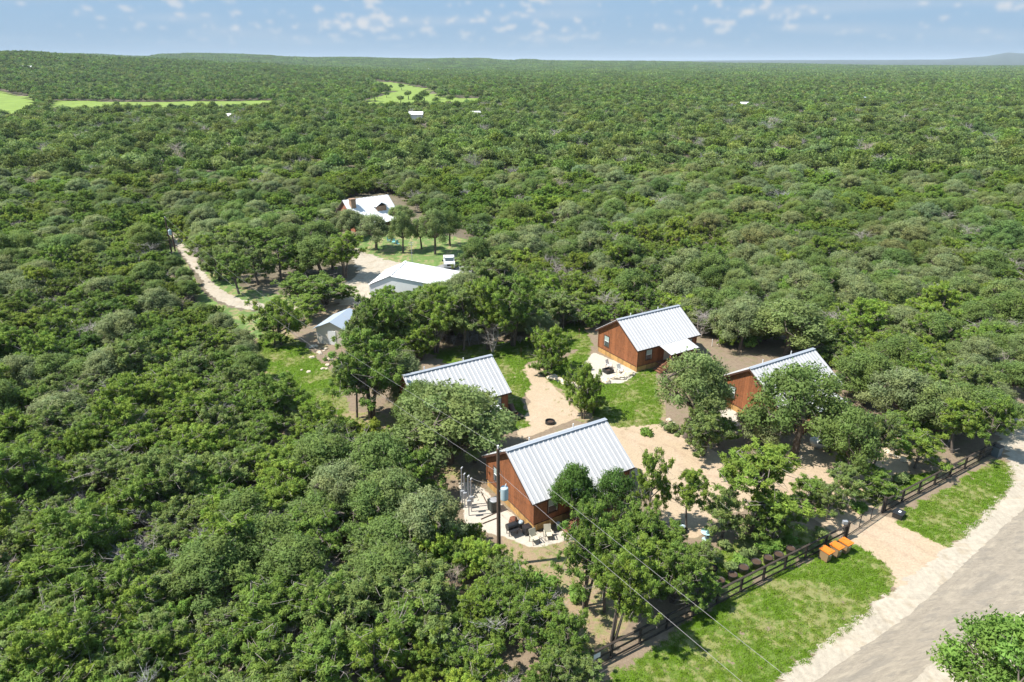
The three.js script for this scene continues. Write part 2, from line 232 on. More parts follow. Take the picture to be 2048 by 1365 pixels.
const roadIn = [[1300, 1600], [1600, 1386], [1720, 1300], [1820, 1228], [1930, 1128], [2048, 1018], [2180, 905]], roadOut = [[1660, 1560], [1850, 1340], [1950, 1280], [2048, 1222], [2200, 1110], [2330, 1010], [2450, 930]];
strip('gravel_shoulder', 'pale crushed limestone shoulder along the paved road', [[1170, 1590], [1515, 1385], [1672, 1268], [1770, 1192], [1868, 1120], [1922, 1075], [1978, 1012], [2018, 965], [2010, 905], [1996, 868], [2010, 835]], [[1500, 1640], [1850, 1460], [2040, 1360], [2180, 1230], [2300, 1140], [2420, 1030], [2500, 950], [2560, 900], [2600, 880], [2650, 870], [2700, 860]], 0.012, calicheMat, 0.55);
strip('paved_road', 'worn grey chip seal road with ragged edges beside the verge', roadIn, roadOut, 0.017, roadMat, 0.16, 0.25, true);
strip('caliche_driveway', 'pale caliche drive curving round the wooded island', [[338, 470], [372, 520], [400, 555], [420, 590], [470, 614], [540, 622], [640, 614], [700, 600], [740, 586], [800, 566]], [[352, 470], [392, 512], [408, 545], [436, 574], [480, 598], [540, 608], [620, 598], [690, 566], [730, 548], [800, 548]], 0.008, calicheMat, 0.35);
strip('caliche_parking_area', 'bright caliche parking area in front of the white barn', [[676, 612], [700, 572], [716, 545], [706, 520], [700, 498]], [[830, 600], [850, 556], [830, 532], [770, 520], [712, 496]], 0.012, calicheMat, 0.6);
strip('forest_track', 'pale gravel track behind the cabins among trunks', [[1250, 585], [1340, 602], [1450, 640], [1560, 672], [1700, 715]], [[1280, 572], [1380, 582], [1490, 618], [1600, 655], [1740, 695]], 0.009, calicheMat, 0.5);
strip('parking_pad', 'smooth grey parking pad behind the white barn', [[864, 536], [948, 552]], [[892, 527], [968, 540]], 0.016, std({ color: rgb(0.20, 0.20, 0.205), roughness: 0.9 }), 0.02);
{ // the house lawn
  const lawn = texture(512, 512, (x, y) => { const n = 1 + 0.35 * tiled(x, y, 512, 30, 4) + 0.3 * tiled(x, y, 512, 6, 6), t = smooth(tiled(x, y, 512, 11, 9) + 0.5 * tiled(x, y, 512, 50, 19), -0.1, 0.4); return [lerp(0.10, 0.235, t) * n, lerp(0.165, 0.20, t) * n, lerp(0.035, 0.095, t) * n]; }, { rep: [1 / 16, 1 / 16] });
  strip('house_lawn', 'shaded green lawn with trees in front of the brick house', [[690, 506], [724, 520], [800, 532], [880, 542], [960, 552]], [[730, 462], [790, 462], [850, 466], [920, 476], [985, 500]], 0.005, std({ map: lawn, roughness: 1 }), 0.6);
  strip('grass_edge', 'green grass edging inside the curve of the caliche drive', [[405, 545], [430, 575], [475, 600], [540, 612], [640, 606]], [[440, 538], [470, 566], [510, 582], [570, 590], [640, 590]], 0.005, std({ map: lawn, roughness: 1 }), 0.6);
  strip('grass_bank', 'rough green grass bank outside the bend of the caliche drive', [[330, 505], [368, 560], [396, 605], [450, 648], [540, 690]], [[346, 490], [384, 545], [406, 585], [455, 614], [545, 626]], 0.006, std({ map: lawn, roughness: 1 }), 0.8);
}
// pasture beyond the woods, laid on the rise of the land
const fieldMat = std({ map: texture(512, 512, (x, y) => { const n = 1 + 0.25 * tiled(x, y, 512, 12, 4) + 0.12 * tiled(x, y, 512, 60, 6); return [0.160 * n, 0.230 * n, 0.030 * n]; }, { rep: [1 / 220, 1 / 220] }), roughness: 1 });
const fieldShapes = [[[-60, 244], [50, 240], [74, 214], [62, 199], [-60, 190]], [[92, 226], [320, 227], [545, 222], [556, 203], [330, 206], [110, 205]], [[700, 218], [760, 221], [866, 221], [980, 214], [968, 199], [880, 197], [862, 182], [800, 170], [748, 167], [752, 178], [780, 186], [745, 198]], [[1030, 214], [1110, 210], [1100, 203], [1030, 206]]].map((p) => p.map(([x, y]) => G(x, y)));
const inside = (p, x, z) => { let c = false; for (let i = 0, j = p.length - 1; i < p.length; j = i++) if ((p[i].z > z) !== (p[j].z > z) && x < (p[j].x - p[i].x) * (z - p[i].z) / (p[j].z - p[i].z) + p[i].x) c = !c; return c; };
for (const [i, p] of fieldShapes.entries()) {
  const b = new THREE.Box3().setFromPoints(p), tris = [], s = 14; const at = (x, z) => V(x, terrain(x, z) + 0.6, z);
  for (let x = b.min.x; x < b.max.x; x += s) for (let z = b.min.z; z < b.max.z; z += s) if (inside(p, x + s / 2 + 9 * N2(x / 40, z / 40), z + s / 2)) tris.push([at(x, z), at(x, z + s), at(x + s, z + s)], [at(x, z), at(x + s, z + s), at(x + s, z)]);
  if (tris.length) tag(mesh('pasture', polyGeo(tris), fieldMat), ['bright green pasture corner at the foot of the wooded hill', 'long strip of bright green pasture below the wooded hill', 'open bright green pasture dotted with trees', 'small far grass clearing among trees'][i], 'pasture', null, 'structure');
}

// ------------------------------------------------------------------ log cabins with metal roofs
const panelGeo = (w, len) => { const s = new THREE.Shape([[0, 0], [w * 0.30, 0], [w * 0.50, 0.06], [w * 0.60, 0.06], [w * 0.66, 0], [w - 0.004, 0], [w - 0.004, -0.015], [0, -0.015]].map((p) => new THREE.Vector2(...p))); return new THREE.ExtrudeGeometry(s, { depth: len, bevelEnabled: false }); };
// a slope of roof panels: from the ridge point, running along local x, falling towards dir (+1 / -1 along z)
function slope(parent, x0, x1, ridgeY, ridgeZ, eaveY, eaveZ, mat, w = 0.45, name = 'roof') {
  const run = eaveZ - ridgeZ, drop = ridgeY - eaveY, len = Math.hypot(run, drop), n = Math.round((x1 - x0) / w), pw = (x1 - x0) / n, g = panelGeo(pw, len);
  const roof = new THREE.Group(); roof.name = name; parent.add(roof);
  roof.position.set(run > 0 ? x0 : x1, ridgeY, ridgeZ); roof.rotation.set(Math.atan2(drop, Math.abs(run)), run > 0 ? 0 : Math.PI, 0, 'YXZ');
  for (let i = 0; i < n; i++) { const p = mesh('roof_panel', g, mat === M.roof ? M.roofs[(i * 7 + (i >> 2)) % 4] : mat, roof); p.position.x = i * pw; }
  return roof;
}
function sheet(len, y0, top, groove, seed, dir) { // grooved vertical boarding along x from 0..len; faces +z
  const pos = [], uv = [], idx = [], xs = []; for (let x = 0; x < len - 0.01; x += groove) { const e = Math.min(x + groove, len); xs.push([x + 0.001, -0.014], [x + 0.014, -0.014], [x + 0.016, 0], [e - 0.001, 0]); }
  xs[0] = [0, 0]; xs[xs.length - 1][0] = len; const extra = []; for (let i = 0; i < xs.length; i++) extra.push(xs[i]);
  extra.forEach(([x, o], i) => { pos.push(x, y0, o, x, top(x), o); uv.push(x + seed, y0, x + seed, top(x)); if (i) { const q = i * 2; idx.push(q - 2, q, q + 1, q - 2, q + 1, q - 1); } });
  const g = new THREE.BufferGeometry(); g.setAttribute('position', new THREE.Float32BufferAttribute(pos, 3)); g.setAttribute('uv', new THREE.Float32BufferAttribute(uv, 2)); g.setIndex(idx); const f = g.toNonIndexed(); f.computeVertexNormals(); return f;
}
function windowPart(parent, x, y, z, turn, w, h) {
  const o = new THREE.Group(); o.name = 'window'; o.position.set(x, y, z); o.rotation.y = turn; parent.add(o);
  for (const s of [-1, 1]) { mesh('frame', box(0.09, h + 0.18, 0.06, s * (w / 2 + 0.045), 0, 0.02), M.trim, o); mesh('frame', box(w, 0.09, 0.06, 0, s * (h / 2 + 0.045), 0.02), M.trim, o); }
  mesh('sash', [box(w, 0.05, 0.03, 0, 0, 0.02), box(0.03, h, 0.025, -w / 2 + 0.015, 0, 0.018), box(0.03, h, 0.025, w / 2 - 0.015, 0, 0.018)], M.white, o);
  mesh('pane', box(w - 0.06, h / 2 - 0.03, 0.012, 0, h / 4, 0.008), M.blind, o); mesh('pane', box(w - 0.06, h / 2 - 0.03, 0.012, 0, -h / 4, 0.008), M.glass, o);
}
const L = 9.4, W = 7.4, PLATE = 3.05, RIDGE = 5.45, OH = 0.34, TURN = 0.5411;
function cabin(label, x, z, seed) {
  const c = thing('wooden_cabin', label, 'cabin', V(x, 0, z), TURN, 'four matching wooden cabins');
  const k = (RIDGE - PLATE) / (W / 2), gable = (t) => PLATE + k * Math.min(t, W - t) - 0.05, SK = 0.68;
  const core = new THREE.Shape([[0.06, 0], [W - 0.06, 0], [W - 0.06, PLATE - 0.1], [W / 2, RIDGE - 0.14], [0.06, PLATE - 0.1]].map((p) => new THREE.Vector2(...p)));
  mesh('wall', new THREE.ExtrudeGeometry(core, { depth: L - 0.12, bevelEnabled: false }).rotateY(Math.PI / 2).translate(0.06, 0, 0), M.siding, c);
  const put = (nm, g, m, px, pz, turn) => { const o = mesh(nm, g, m, c); o.position.set(px, 0, pz); o.rotation.y = turn; return o; };
  for (const [len, px, pz, turn, top] of [[L, 0, 0, 0, () => PLATE - 0.02], [L, L, -W, Math.PI, () => PLATE - 0.02], [W, 0, -W, -Math.PI / 2, gable], [W, L, 0, Math.PI / 2, gable]]) {
    put('siding', sheet(len, SK, top, 0.305, seed, 1), M.siding, px, pz, turn);
    put('skirting', sheet(len, 0, () => SK - 0.004, 0.2, seed + 3, 1), M.skirt, px, pz, turn);
  }
  for (const [px, pz] of [[0, 0], [L, 0], [0, -W], [L, -W]]) mesh('corner_board', box(0.11, PLATE - SK, 0.11, px, (PLATE + SK) / 2 - 0.02, pz), M.siding, c);
  mesh('band_board', [box(L + 0.05, 0.05, 0.04, L / 2, SK, 0.02), box(0.04, 0.05, W + 0.05, -0.02, SK, -W / 2)], M.trim, c);
  const eaveY = PLATE - k * OH + 0.06, ridgeY = RIDGE + 0.06;
  slope(c, -OH, L + OH, ridgeY, -W / 2, eaveY, OH, M.roof); slope(c, -OH, L + OH, ridgeY, -W / 2, eaveY, -W - OH, M.roof);
  mesh('ridge_cap', [bar(V(-OH, ridgeY + 0.035, -W / 2 + 0.1), V(L + OH, ridgeY + 0.035, -W / 2 + 0.1), 0.2, 0.02).translate(0, 0, 0), bar(V(-OH, ridgeY + 0.045, -W / 2 - 0.1), V(L + OH, ridgeY + 0.045, -W / 2 - 0.1), 0.2, 0.02)], M.ridge, c);
  for (const px of [-OH + 0.03, L + OH - 0.03]) for (const s of [-1, 1]) mesh('rake_board', bar(V(px, ridgeY - 0.13, -W / 2), V(px, eaveY - 0.13, -W / 2 + s * (W / 2 + OH)), 0.05, 0.18), M.trim, c);
  for (const pz of [OH - 0.03, -W - OH + 0.03]) mesh('fascia', box(L + 2 * OH - 0.1, 0.16, 0.04, L / 2, eaveY - 0.1, pz), M.trim, c);
  mesh('soffit', [bar(V(L / 2, ridgeY - 0.06, -W / 2), V(L / 2, eaveY - 0.05, OH - 0.06), L + 2 * OH - 0.14, 0.02), bar(V(L / 2, ridgeY - 0.06, -W / 2), V(L / 2, eaveY - 0.05, -W - OH + 0.06), L + 2 * OH - 0.14, 0.02)], M.trim, c);
  for (const px of [2.2, 6.6]) mesh('vent_pipe', rod(V(px, ridgeY - 0.6, -W / 2 - 0.5), V(px, ridgeY + 0.22, -W / 2 - 0.5), 0.05), M.white, c);
  windowPart(c, 0, 1.95, -W + 1.65, -Math.PI / 2, 0.85, 1.35); windowPart(c, 1.75, 1.9, 0, 0, 0.85, 1.25); windowPart(c, L, 1.95, -W / 2, Math.PI / 2, 0.9, 1.2); windowPart(c, L - 1.2, 1.9, 0, 0, 0.85, 1.25);
  // porch on the side towards the road
  const px0 = 3.0, px1 = 7.5, pd = 2.1;
  slope(c, px0, px1, eaveY + 0.03, OH - 0.2, 2.42, pd + 0.3, M.roof, 0.45, 'porch_roof');
  mesh('porch_beam', box(px1 - px0 - 0.2, 0.16, 0.12, (px0 + px1) / 2, 2.34, pd), M.trim, c);
  for (const x of [px0 + 0.2, 5.2, px1 - 0.2]) mesh('porch_post', box(0.13, 1.6, 0.13, x, 0.66 + 0.8, pd), M.siding, c);
  mesh('porch_deck', box(px1 - px0, 0.08, pd, (px0 + px1) / 2, 0.64, pd / 2 + 0.02), M.deck, c);
  mesh('porch_skirting', [box(px1 - px0 - 0.06, 0.56, 0.03, (px0 + px1) / 2, 0.3, pd - 0.02), box(0.03, 0.56, pd - 0.1, px1 - 0.05, 0.3, pd / 2)], M.skirt, c);
  const rail = new THREE.Group(); rail.name = 'porch_railing'; c.add(rail);
  mesh('rail', box(px1 - px0, 0.06, 0.09, (px0 + px1) / 2, 1.56, pd - 0.02), M.deck, rail);
  for (let x = px0 + 0.15; x < px1; x += 0.15) mesh('baluster', box(0.04, 0.86, 0.04, x, 1.1, pd - 0.02), M.deck, rail);
  const door = new THREE.Group(); door.name = 'door'; door.position.set(4.6, 0.68, 0); c.add(door);
  mesh('door_leaf', box(0.9, 2.0, 0.05, 0, 1.01, 0.03), M.cream, door); mesh('handle', box(0.04, 0.12, 0.05, 0.36, 1.0, 0.07), M.galv, door);
  for (let i = 0; i < 3; i++) mesh('step', box(0.34, 0.06, 1.3, px0 - 0.17 - i * 0.34, 0.48 - i * 0.17, pd - 0.85), M.deck, c);
  const sr = new THREE.Group(); sr.name = 'step_railing'; c.add(sr);
  mesh('rail', bar(V(px0 - 0.02, 1.55, pd - 0.16), V(px0 - 1.15, 0.98, pd - 0.16), 0.08, 0.06), M.deck, sr);
  for (let i = 0; i < 8; i++) { const x = px0 - 0.1 - i * 0.145, t = (px0 - x) / 1.15; mesh('baluster', box(0.045, 0.92, 0.045, x, 1.53 - 0.58 * t - 0.46, pd - 0.16), M.deck, sr); }
  mesh('stringer', bar(V(px0, 0.52, pd - 0.16), V(px0 - 1.05, 0.06, pd - 0.16), 0.05, 0.2), M.deck, sr);
  return c;
}
cabin('brown cabin beside the utility pole with tree shadow on its metal roof', 1.68, -43.67, 0);
cabin('brown cabin with open gable window above the white gravel patio', 14.73, -73.35, 1.3);
cabin('brown cabin half hidden by a spreading oak, dark wooden deck at its corner', -8.53, -57.56, 2.1);
cabin('brown cabin behind leafy oaks at the right of the dirt drive', 26.04, -59.3, 3.2);

// ------------------------------------------------------------------ white barn, shed, brick house
{
  const r = V(-18.3, 0, -97.5), ax = V(-0.156, 0, 0.988), b = thing('white_barn', 'long white metal barn with shallow roof beside the caliche yard', 'barn', r, Math.atan2(-0.156, 0.988));  // local +z = towards the camera along the ridge; +x = right
  const len = 8.4, RY = 4.5, EY = 3.0, l = -3.4, rt = 10.6;
  const prof = new THREE.Shape([[l + 0.15, 0], [rt - 0.15, 0], [rt - 0.15, EY - 0.12], [0, RY - 0.12], [l + 0.15, EY - 0.12]].map((p) => new THREE.Vector2(...p)));
  mesh('wall', new THREE.ExtrudeGeometry(prof, { depth: len - 0.3, bevelEnabled: false }).translate(0, 0, -len + 0.15), M.barn, b);
  for (const [x, y, e] of [[l, EY, 'roof_slope'], [rt, EY, 'roof_slope']]) { const roof = new THREE.Group(); roof.name = 'roof'; b.add(roof); const n = 9, run = Math.abs(x), L2 = Math.hypot(run, RY - y), g = panelGeo(len / n, L2); roof.position.set(0, RY, x > 0 ? 0 : -len); roof.rotation.set(0, x > 0 ? Math.PI / 2 : -Math.PI / 2, 0); const t = new THREE.Group(); roof.rotation.order = 'YXZ'; roof.rotation.x = Math.atan2(RY - y, run); for (let i = 0; i < n; i++) { const p = mesh('roof_panel', g, M.roofWhite, roof); p.position.x = i * len / n; } }
  mesh('ridge_cap', box(0.4, 0.04, len, 0, RY + 0.06, -len / 2), M.white, b);
  mesh('dark_panel', box(0.06, 2.4, 3.2, rt - 0.13, 1.2, -2.4), M.dark, b); mesh('door', box(1, 2.1, 0.06, -1.6, 1.05, -0.13), M.white, b);  // flat dark panel on the right wall; white door in the gable
  const mast = thing('antenna_mast', 'thin grey antenna mast rising beside the white barn', 'antenna', G(827, 572));
  mesh('mast', rod(V(0, 0, 0), V(0, 7.4, 0), 0.06, 0.035), M.galv, mast); mesh('antenna', [rod(V(-0.5, 7.2, 0), V(0.5, 7.2, 0), 0.02), rod(V(-0.3, 6.9, 0), V(0.3, 6.9, 0), 0.02)], M.galv, mast);
}
{ // small shed: ridge away from the camera, blue-grey roof
  const s = thing('small_shed', 'small beige shed with blue-grey metal roof in the trees', 'shed', V(-25.4, 0, -82.4), -0.25), w = 4.4, d = 5, e = 2.2, r = 3.2;
  const prof = new THREE.Shape([[0, 0], [w, 0], [w, e], [w / 2, r - 0.1], [0, e]].map((p) => new THREE.Vector2(...p)));
  mesh('wall', new THREE.ExtrudeGeometry(prof, { depth: d, bevelEnabled: false }).translate(0, 0, -d), M.cream, s);
  for (const q of [-1, 1]) mesh('roof', bar(V(w / 2, r + 0.02, -d / 2), V(w / 2 + q * (w / 2 + 0.35), e - 0.14, -d / 2), d + 0.6, 0.05), M.roofBlue, s);
  mesh('door', box(1.1, 1.9, 0.05, w / 2, 0.95, 0.03), M.white, s);
}
{ // house: ridge along local x
  const t = Math.atan2(0.62, 0.78), h = thing('brick_house', 'brick house with steep white metal roof and tan chimney', 'house', V(-36.6, 0, -148.2), t), len = 10.8, half = 4.4, RY = 6.3, EY = 2.9;
  const prof = new THREE.Shape([[-half + 0.2, 0], [half - 0.2, 0], [half - 0.2, EY], [0, RY - 0.12], [-half + 0.2, EY]].map((p) => new THREE.Vector2(...p)));
  mesh('wall', new THREE.ExtrudeGeometry(prof, { depth: len - 0.5, bevelEnabled: false }).rotateY(Math.PI / 2).translate(0.25, 0, 0), M.brick, h);
  slope(h, -0.2, len + 0.2, RY, 0, EY - 0.2, half + 0.3, M.roofWhite, 0.9); slope(h, -0.2, len + 0.2, RY, 0, EY - 0.2, -half - 0.3, M.roofWhite, 0.9);
  mesh('chimney', [box(1.1, 6.2, 1.1, 1.4, 3.5, 1.6), box(1.3, 0.18, 1.3, 1.4, 6.62, 1.6)], M.brickTan, h);
  mesh('dormer', box(2.2, 1.4, 2.2, 7.4, 4.0, 2.4), M.brickTan, h); for (const q of [-1, 1]) mesh('dormer_roof', bar(V(7.4, 5.5, 2.2), V(7.4 + q * 1.5, 4.6, 2.2), 2.8, 0.08), M.roofDull, h);
  mesh('porch_roof', bar(V(6, 3.0, half), V(6, 2.3, half + 4.2), 9.5, 0.08), M.roofWhite, h);
  for (let i = 0; i < 4; i++) mesh('porch_post', box(0.15, 2.3, 0.15, 2 + i * 2.6, 1.15, half + 4), M.white, h);
  windowPart(h, 0.25, 1.6, 1.6, -Math.PI / 2, 0.9, 1.2); windowPart(h, 3.6, 1.6, half - 0.2, 0, 0.9, 1.2);
}
// far homes showing between the trees
[[833, 243, 8, 'white far house roof between trees below the pasture'], [945, 243, 9, 'long low pale roof beyond the woods'], [462, 246, 6, 'small far pale house among trees, half sunk in the wood'], [1488, 219, 6, 'small far white trailer among dense trees'], [1735, 208, 9, 'far grey roof showing above the woods'], [1386, 218, 5, 'tiny far white shed among trees'], [1982, 141, 14, 'far long white building near the right hill'], [1536, 166, 10, 'far white house beyond the wood on the plain'], [1572, 166, 8, 'far pale house next to another beyond the plain'], [853, 137, 16, 'far white hillside house in the wooded ridge'], [52, 131, 13, 'far white house high on the wooded hill']].forEach(([x, y, w, label], i) => {
  let p = G(x, Math.max(y, 150)); if (y < 150) { const r = ray(x, y); for (let d = 700; d < 9000; d += 10) { const q = V(r.x, 0, r.z).multiplyScalar(d / Math.hypot(r.x, r.z)), e = EYE + r.y * d / Math.hypot(r.x, r.z); if (terrain(q.x, q.z) + 7 > e) { p = q; break; } } }
  const g = terrain(p.x, p.z), lift = 1.2, h = thing('far_house', label, 'house', V(p.x, g, p.z), 0.3 * Math.sin(i * 2.1)), d = w * 0.7, e = 3 + lift, r = e + d * 0.28;
  const prof = new THREE.Shape([[-d / 2, 0], [d / 2, 0], [d / 2, e], [0, r], [-d / 2, e]].map((q) => new THREE.Vector2(...q)));
  mesh('wall', new THREE.ExtrudeGeometry(prof, { depth: w, bevelEnabled: false }).rotateY(Math.PI / 2).translate(-w / 2, 0, 0), M.white, h);
  for (const q of [-1, 1]) mesh('roof', bar(V(0, r + 0.1, 0), V(0, e - 0.1, q * (d / 2 + 0.5)), w + 1, 0.12), i === 4 ? M.ridge : M.roofWhite, h);
});

// ------------------------------------------------------------------ fence, gate, power poles and wires
const FENCE0 = G(1100, 1380), GATE0 = G(1692, 1076), GATE1 = G(1765, 1026), FENCE1 = G(1985, 908);
function fence(a, b, label) {
  const len = a.distanceTo(b), f = thing('wooden_fence', label, 'fence', a, Math.atan2(-(b.z - a.z), b.x - a.x)), n = Math.round(len / 2.35), s = len / n;
  for (let i = 0; i <= n; i++) mesh('post', box(0.13, 1.25, 0.13, i * s, 0.6, 0), M.fence, f);
  for (let i = 0; i < n; i++) {
    mesh('rail', box(s - 0.02, 0.05, 0.15, (i + 0.5) * s, 1.25, 0.02), M.fence, f); mesh('rail', box(s - 0.02, 0.14, 0.04, (i + 0.5) * s, 0.72, 0.09), M.fence, f); mesh('rail', box(s - 0.02, 0.14, 0.04, (i + 0.5) * s, 0.17, 0.09), M.fence, f);
    const w = []; for (let x = 0.1; x < s; x += 0.1) w.push(box(0.005, 1.15, 0.005, i * s + x, 0.62, -0.075)); for (let y = 0.1; y < 1.2; y += 0.1) w.push(box(s, 0.005, 0.005, (i + 0.5) * s, y, -0.078)); tag(mesh('wire_mesh', w, M.wire, f), null, null, null, 'stuff');
  }
  return f;
}
const fence1 = fence(FENCE0, GATE0.clone().addScaledVector(U, -0.25), 'dark wooden rail fence with wire mesh beside the orange lidded bins');
fence(GATE1.clone().addScaledVector(U, 0.25), FENCE1, 'dark wooden rail fence with wire mesh beyond the gate');
{
  const len = GATE0.distanceTo(GATE1) - 0.1, g = thing('metal_gate', 'dark metal drive gate closed across the tan drive', 'gate', GATE0, Math.atan2(-(GATE1.z - GATE0.z), GATE1.x - GATE0.x));
  for (const y of [0.12, 1.22]) mesh('rail', box(len - 0.2, 0.06, 0.05, len / 2 + 0.05, y, 0), M.dark, g);
  for (let i = 0; i <= 3; i++) mesh('upright', box(0.06, 1.1, 0.05, 0.2 + i * (len - 0.3) / 3, 0.67, 0), M.dark, g);
  const w = []; for (let x = 0.3; x < len; x += 0.1) w.push(box(0.006, 1.06, 0.006, x, 0.67, 0.02)); for (let y = 0.2; y < 1.2; y += 0.1) w.push(box(len - 0.3, 0.006, 0.006, len / 2, y, 0.02)); tag(mesh('wire_mesh', w, M.wire, g), null, null, null, 'stuff');
  for (const x of [-0.08, len + 0.12]) mesh('gate_post', box(0.2, 1.5, 0.2, x, 0.75, 0), M.fence, g);
  const o = thing('gate_opener', 'small grey gate opener box fixed to the gate post', 'gate opener', GATE0.clone().addScaledVector(U, -0.35).setY(0)); mesh('bracket', rod(V(0, 0, -0.2), V(0, 1.3, -0.2), 0.03), M.dark, o); mesh('box', box(0.35, 0.25, 0.25, 0, 1.42, -0.2), M.galv, o);
  const s = thing('fence_sign', 'small white sign fixed to the dark rail fence', 'sign', G(1190, 1333), TURN); mesh('board', box(0.5, 0.36, 0.015, 0, 0.95, 0.14), M.white, s);
  const c = thing('utility_cabinet', 'grey-blue utility cabinet standing past the end of the fence', 'cabinet', G(1992, 912), TURN); mesh('body', box(0.7, 1.0, 0.6, 0, 0.5, 0), std({ color: rgb(0.10, 0.13, 0.15), roughness: 0.6 }), c); mesh('lid', box(0.76, 0.06, 0.66, 0, 1.03, 0), M.dark, c);
}
function powerPole(label, base, h, canY) {
  const p = thing('utility_pole', label, 'utility pole', base);
  mesh('shaft', rod(V(0, 0, 0), V(0, h, 0), 0.16, 0.11, 12), M.pole, p);
  mesh('insulator', [rod(V(0, h, 0), V(0, h + 0.25, 0), 0.05, 0.07, 8), rod(V(0.0, h - 0.3, 0), V(0.22, h - 0.2, 0), 0.04, 0.04)], M.white, p);
  if (canY) { const t = new THREE.Group(); t.name = 'transformer'; t.position.set(0.42, canY, 0.05); p.add(t); mesh('can', lathe([[0, 0], [0.26, 0], [0.28, 0.04], [0.28, 0.9], [0.24, 0.98], [0, 1.0]], 18), M.can, t); mesh('bushing', rod(V(0.05, 1.0, 0), V(0.12, 1.25, 0), 0.04, 0.03), M.white, t); mesh('bracket', box(0.3, 0.1, 0.12, -0.3, 0.7, 0), M.galv, t); }
  return p;
}
const PB1 = G(998, 1132), PB2 = G(343, 506), dirP = PB1.clone().sub(PB2), PB3 = PB1.clone().addScaledVector(dirP, 0.82);
const h1 = heightAt(898, PB1.z), h2 = heightAt(436, PB2.z);
powerPole('tall brown utility pole with grey transformer beside the cabin', PB1, h1, heightAt(998, PB1.z)); powerPole('dark utility pole with pale transformer beside the caliche drive', PB2, h2, heightAt(470, PB2.z)); powerPole('brown utility pole at the end of the wires past the road', PB3, 9.5, 0);
{ const p = thing('stub_pole', 'short dark pole standing beside the drive below the transformer', 'pole', G(350, 503)); mesh('shaft', rod(V(0, 0, 0), V(0, 3.6, 0), 0.15, 0.13, 10), M.pole, p); }
function wire(name, label, a, b, sag, r, group) { const m = a.clone().lerp(b, 0.5); m.y -= sag * 2; const c = new THREE.QuadraticBezierCurve3(a, m, b); return tag(mesh(name, new THREE.TubeGeometry(c, 48, r, 5), M.cable), label, 'wire', group); }
const up = (p, y) => p.clone().setY(y);
wire('power_line', 'upper power line strung between the two transformer poles', up(PB2, h2 + 0.2), up(PB1, h1 + 0.2), 1.6, 0.009); wire('power_line', 'lower power line strung between the two transformer poles', up(PB2, h2 - 1.5), up(PB1, h1 - 1.9), 1.8, 0.010);
wire('power_line', 'upper power line running from the cabin pole out over the fence', up(PB1, h1 + 0.2), up(PB3, 9.6), 1.2, 0.009); wire('power_line', 'lower power line running from the cabin pole out over the fence', up(PB1, h1 - 1.9), up(PB3, 7.6), 1.4, 0.010);
wire('guy_wire', 'slanting guy wire from the brown pole to the ground', up(PB1, h1 - 1.2), G(1042, 1050), 0, 0.012);
wire('service_cable', 'service cable from the transformer pole to the grey meter masts', up(PB1, h1 - 2.6), up(G(937, 1030), 3.7), 0.3, 0.013);
// meter masts
[[925, 1012, 3.6], [930, 1016, 3.2], [938, 1032, 3.7], [943, 1024, 3.1]].forEach(([x, y, h], i) => { const p = thing('meter_mast', ['grey conduit mast at the back of the row beside the cabin', 'grey conduit mast second in the row beside the cabin', 'tallest grey conduit mast with the cable beside the cabin', 'short grey conduit mast nearest to the cabin wall'][i], 'conduit mast', G(x, y), 0.3, 'meter masts'); mesh('conduit', rod(V(0, 0, 0), V(0, h, 0), 0.05, 0.05, 8), M.galv, p); mesh('weather_head', rod(V(0, h, 0), V(0.12, h + 0.14, 0), 0.07, 0.05, 8), M.galv, p); mesh('meter_box', box(0.3, 0.5, 0.18, 0, 1.3, 0.12), M.galv, p); });
// air conditioner
{ const a = thing('air_conditioner', 'dark green air conditioner condenser beside the cabin gable', 'air conditioner', G(988, 1020), TURN); mesh('casing', box(0.8, 0.95, 0.8, 0, 0.5, 0), M.acGreen, a); mesh('fan_grille', lathe([[0, 1.0], [0.34, 1.0], [0.36, 0.98]], 20), M.galv, a); for (let i = 0; i < 5; i++) mesh('louvre', box(0.82, 0.03, 0.82, 0, 0.2 + i * 0.16, 0), M.dark, a); }
[[[962, 1040], [994, 1026]], [[965, 1049], [1000, 1035]], [[975, 1010], [962, 985]]].forEach(([a, b], i) => { const p = G(...a).setY(0.05), q = G(...b).setY(0.05); tag(mesh('timber_pole', rod(p, q, 0.045, 0.035, 6), M.pole), ['long brown timber pole lying on the pale ground', 'brown timber pole lying next to the smoker', 'brown timber pole lying by the cabin wall'][i], 'timber', 'poles on the ground'); });
